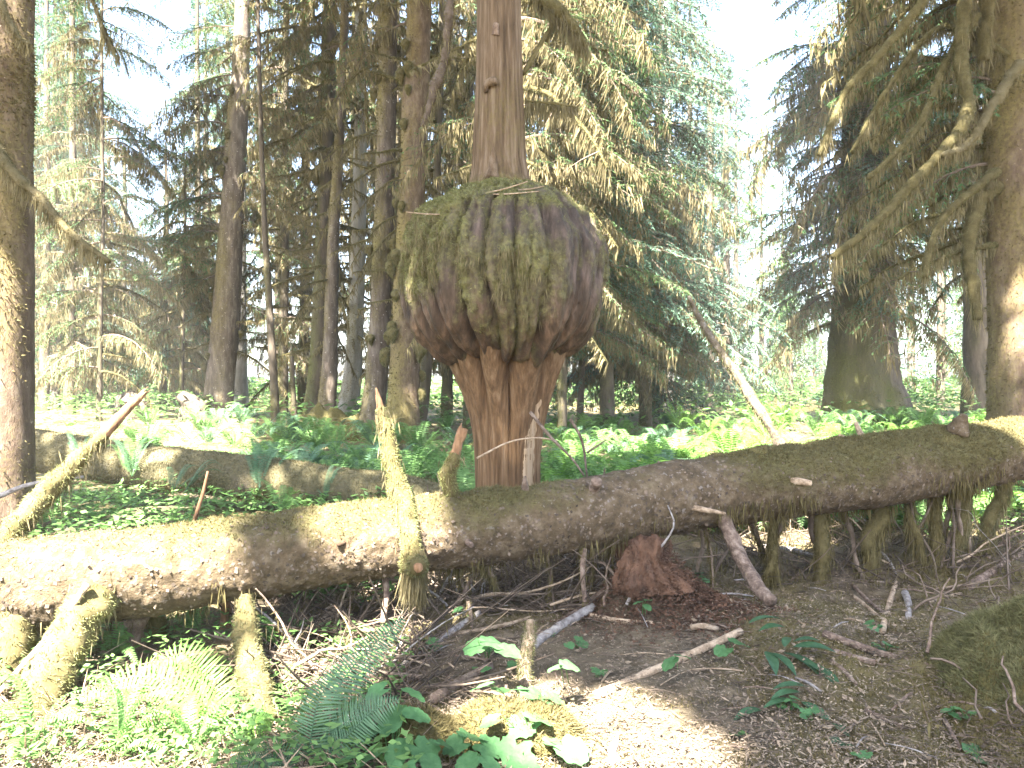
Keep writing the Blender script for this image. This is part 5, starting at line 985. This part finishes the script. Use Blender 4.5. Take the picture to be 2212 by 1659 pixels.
cover('undergrowth', 'bright low leaves filling the space between the two logs', x_[k], Yy[k], .34, .075, .05, 'cover')
n = 7000; Yy = rng.uniform(3.0, 5.0, n); px = rng.uniform(-560, 900, n); x_ = (px - CX) / FPX * Yy; k = fbm(np.c_[x_, Yy, 0 * Yy] * 2.2, 3, 162) > -.1
cover('undergrowth', 'small ferny leaves under the left of the front log', x_[k], Yy[k], .17, .055, .024, 'cover')
n = 26000; Yy = rng.uniform(19, 62, n); x_ = rng.uniform(-.8, .8, n) * Yy; k = fbm(np.c_[x_, Yy, 0 * Yy] * .35, 3, 163) > -.12
cover('undergrowth', 'pale leafy understory among the background trunks', x_[k], Yy[k], .85, .26, .10, 'cover')
n = 30000; Yy = rng.uniform(40, 110, n); x_ = rng.uniform(-.85, .85, n) * Yy
cover('far_undergrowth', 'pale undergrowth and bushes on the far forest edge', x_, Yy, 1.6, .55, .25, 'cover')

# ------------------------------------------------------------------ unseen leaf canopy added above the frame for shade, gaps shaped for sun patches
uu = np.cross(SUN, [0, 0, 1.]); uu /= np.linalg.norm(uu); vv = np.cross(SUN, uu)
PATCH = [(60, 1200, 4.4, .46), (180, 1210, 4.45, .44), (290, 1190, 4.6, .32), (370, 1160, 4.65, .2), (455, 1205, 4.65, .13), (775, 1100, 5.0, .22), (130, 1400, 4.1, .30), (60, 1560, 3.7, .35), (250, 1610, 3.4, .34), (120, 1640, 3.3, .34), (330, 1545, 3.6, .22), (390, 1600, 3.4, .24), (1110, 1490, 3.75, .22), (1330, 1570, 3.6, .26), (1430, 1630, 3.4, .2), (1230, 1600, 3.45, .15),
         (838, 980, 5.05, .14), (885, 1110, 4.9, .10), (10, 800, 6.8, .3), (5, 700, 6.8, .25), (12, 900, 6.8, .25), (2210, 600, 9.6, .02), (2210, 700, 9.6, .04), (200, 970, 4.95, .22), (100, 1070, 4.85, .22), (285, 880, 5.05, .15), (290, 985, 9.3, .2), (160, 1100, 7, .4),
         (1690, 1130, 7.4, .3), (2150, 1150, 8.0, .5), (400, 1470, 3.65, .25), (300, 1500, 3.6, .2), (700, 1400, 4.4, .15), (790, 1330, 4.7, .12), (640, 1390, 4.5, .1)]  # spots to be sunlit; the added canopy is opened towards the sun for each
PC = np.array([[P(a, b, Y) @ uu, P(a, b, Y) @ vv, r] for a, b, Y, r in PATCH])
for (px, Yc, lb) in [(None, (-9.5, -5.5), 'unseen spruce added for shade behind the camera on the left'), (None, (-3.5, -8), 'unseen spruce added for shade behind the camera'), (None, (-12, 3), 'unseen spruce added for shade beyond the left edge'), (None, (3.5, -4.5), 'unseen spruce added for shade behind the camera on the right'), (None, (9.5, 3.5), 'unseen spruce added for shade beyond the right edge')]:  # trees added out of view to carry the shading foliage
    bx, by = Yc; root = thing('spruce_tree', lb, 'tree', (bx, by, g1(bx, by) - .05)); TRUNKS.append((bx, by, root))
    b0 = np.array(root.location); gq, V, F, mk = trunk_geo([b0, b0 + [0, 0, 1], b0 + [.1, 0, 10], b0 + [.1, 0, 21]], [.5, .36, .26, .05], 14, .06, 5, 9, step=.4); part('trunk', gq, MT['spruce'], root)
n = 78000
ty = rng.uniform(.8, 33, n); tx = rng.uniform(-1, 1, n) * (.75 * ty + 1.8)
keep = (ty < 12) | ((ty < 16.5) & (tx > .42 * ty)) | ((tx > -.34 * ty) & (tx < .08 * ty)) | (np.abs(tx - 10.8 - .3 * (ty - 23)) < 3.2) & (ty > 19.5)
thin = (tx > .06 * ty) & (tx < .42 * ty) & (ty > 8) & (rng.random(n) < .85)
thin |= (tx < -.12 * ty) & (ty > 6.6) & (ty < 12) & (rng.random(n) < .55)
dens = rng.random(n) < np.where(ty < 13, 1, .8)
k = keep & ~thin & dens; tx, ty = tx[k], ty[k]
for (qx, qy, qr, qz0, qz1, qn) in [(bx0, BY, .5, 2.6, 8.5, 5000), (-10.0, 26, 1.0, 1, 12, 3500), (10.8, 23.5, 2.2, 1, 13, 7000), (15.0, 25, 1.2, 1, 12, 4500), (6.6, 10, .7, 2.5, 8, 4500), (-2.3, 16.6, .8, 2, 11, 5000), (-2.9, 17, .8, 2, 11, 4000), (-4.9, 20.5, 1.0, 2, 12, 4000)]:  # extra foliage added sunward of chosen trunks to keep them in shade
    ez = rng.uniform(qz0, qz1, qn); tx = np.r_[tx, rng.uniform(-1, 1, qn) * qr + qx - SUN[0] / SUN[2] * (ez - .8)]; ty = np.r_[ty, rng.uniform(-1, 1, qn) * qr + qy - SUN[1] / SUN[2] * (ez - .8)]
n = len(tx)
hz = rng.uniform(11, 18.5, n); tgt = np.c_[tx, ty, np.full(n, .8)]; cp = tgt + SUN * (hz / SUN[2])[:, None]
dirk = nrm(np.c_[cp[:, :2] * 0, np.zeros(n)] + rng.normal(0, 1, (n, 3)) * [1, 1, .5])
d2 = np.hypot((cp @ uu)[:, None] - PC[None, :, 0], (cp @ vv)[:, None] - PC[None, :, 1]) < (PC[None, :, 2] * rng.uniform(.9, 1.15, (n, 1)) + .20)
k = ~d2.any(1) & ((cp[:, 1] < .5) | (cp[:, 2] > HC + .53 * cp[:, 1] + .6)); cp = cp[k]; dirk = dirk[k]
TX = np.array([[a, b] for a, b, _ in TRUNKS if True]); own = np.argmin(np.hypot(cp[:, 0][:, None] - TX[None, :, 0], cp[:, 1][:, None] - TX[None, :, 1]), 1)
for t in np.unique(own):
    c = cp[own == t]; m = len(c); o2 = TX[t]; D = dirk[own == t]; S = nrm(np.cross(D, rng.normal(0, .4, (m, 3)) + [0, 0, 1]))
    ln = rng.uniform(.3, .56, m); V, F = kites(c - D * ln[:, None] * .5, D, S, ln, rng.uniform(.12, .24, m), .5); part('crown', Geo().add(V, F), MT['needle'], TRUNKS[t][2], smooth=False, kind='stuff')  # shading foliage added above the frame, shared out to the nearest trunks
print('objects', len(bpy.data.objects), 'tris', sum(len(m.loop_triangles) or sum(1 for _ in ()) for m in bpy.data.meshes))

# ------------------------------------------------------------------ labels that place the many small things beside something one can find
LMK = [('the mossy stake', 1140, 1400), ('the bluish grey stick', 940, 1390), ('the long tan stick', 1440, 1437), ('the rotten stump', 1400, 1280), ('the lance leaved plant', 1720, 1400), ('the long purple brown stick', 1890, 1408), ('the lower right hummock', 2150, 1530),
       ('the peg like stick', 1920, 1310), ('the moss curtain under the spike', 893, 1280), ('the left mossy prop leg', 545, 1430), ('the reddish prop branch', 1620, 1220), ('the golden mossy props', 2090, 1170), ('the thick dark props', 1830, 1170), ('the sunny patch', 1330, 1570), ('the dead leaf sprig', 1700, 1600), ('the bottom centre leaf clump', 850, 1580),
       ('the foot of the burl trunk', 1150, 1000), ('the leaning pale branch', 1640, 910), ('the massive right tree', 1872, 890), ('the white splinter', 1855, 935), ('the drooping hemlock stem', 1312, 870), ('the right edge trunk', 2170, 900), ('the forked dark twig', 1268, 960), ('the pale snag', 1446, 865), ('the twin stemmed conifer', 1550, 860),
       ('the middle sword fern', 560, 1000), ('the left sword fern', 290, 985), ('the scaly left spruce', 467, 900), ('the slim leaning trunk', 597, 940), ('the thickest cluster trunk', 870, 960), ('the pale barked trunk', 798, 965), ('the left edge trunk', 20, 700), ('the burl', 1090, 600), ('the thin bare prop', 1262, 1240), ('the sunlit tan stick', 800, 1350), ('the thick pale stick', 1215, 1352)]
def place_words(px, py, far=False):
    L_ = [l for l in LMK if (not far or l[2] < 905)]
    l = min(L_, key=lambda q_: abs(q_[1] - px) * .7 + abs(q_[2] - py) * (0 if far else 1)); dx, dy = px - l[1], py - l[2]
    if far: w = 'left of' if dx < 0 else 'right of'
    else: w = ('left of' if dx < 0 else 'right of') if abs(dx) > abs(dy) * 1.1 else ('above' if dy < 0 else 'below')
    return w + ' ' + l[0], math.hypot(dx, 0 if far else dy)
seen = {}
for o, px, py, ph in AUTO:
    w, d = place_words(px, py, 'conifer' in ph); seen.setdefault(ph + ' ' + w, []).append((d, o))
ORD = ['nearest', 'second', 'third', 'fourth', 'fifth', 'sixth', 'seventh', 'eighth', 'ninth', 'tenth', 'eleventh', 'twelfth', 'thirteenth', 'fourteenth', 'fifteenth', 'sixteenth', 'seventeenth', 'eighteenth', 'nineteenth', 'twentieth']
for lb, it in seen.items():
    it.sort(key=lambda q_: q_[0])
    for k, (d, o) in enumerate(it): o['label'] = lb if len(it) == 1 else ' '.join((ORD[min(k, 19)] + ' ' + lb).split()[:16])
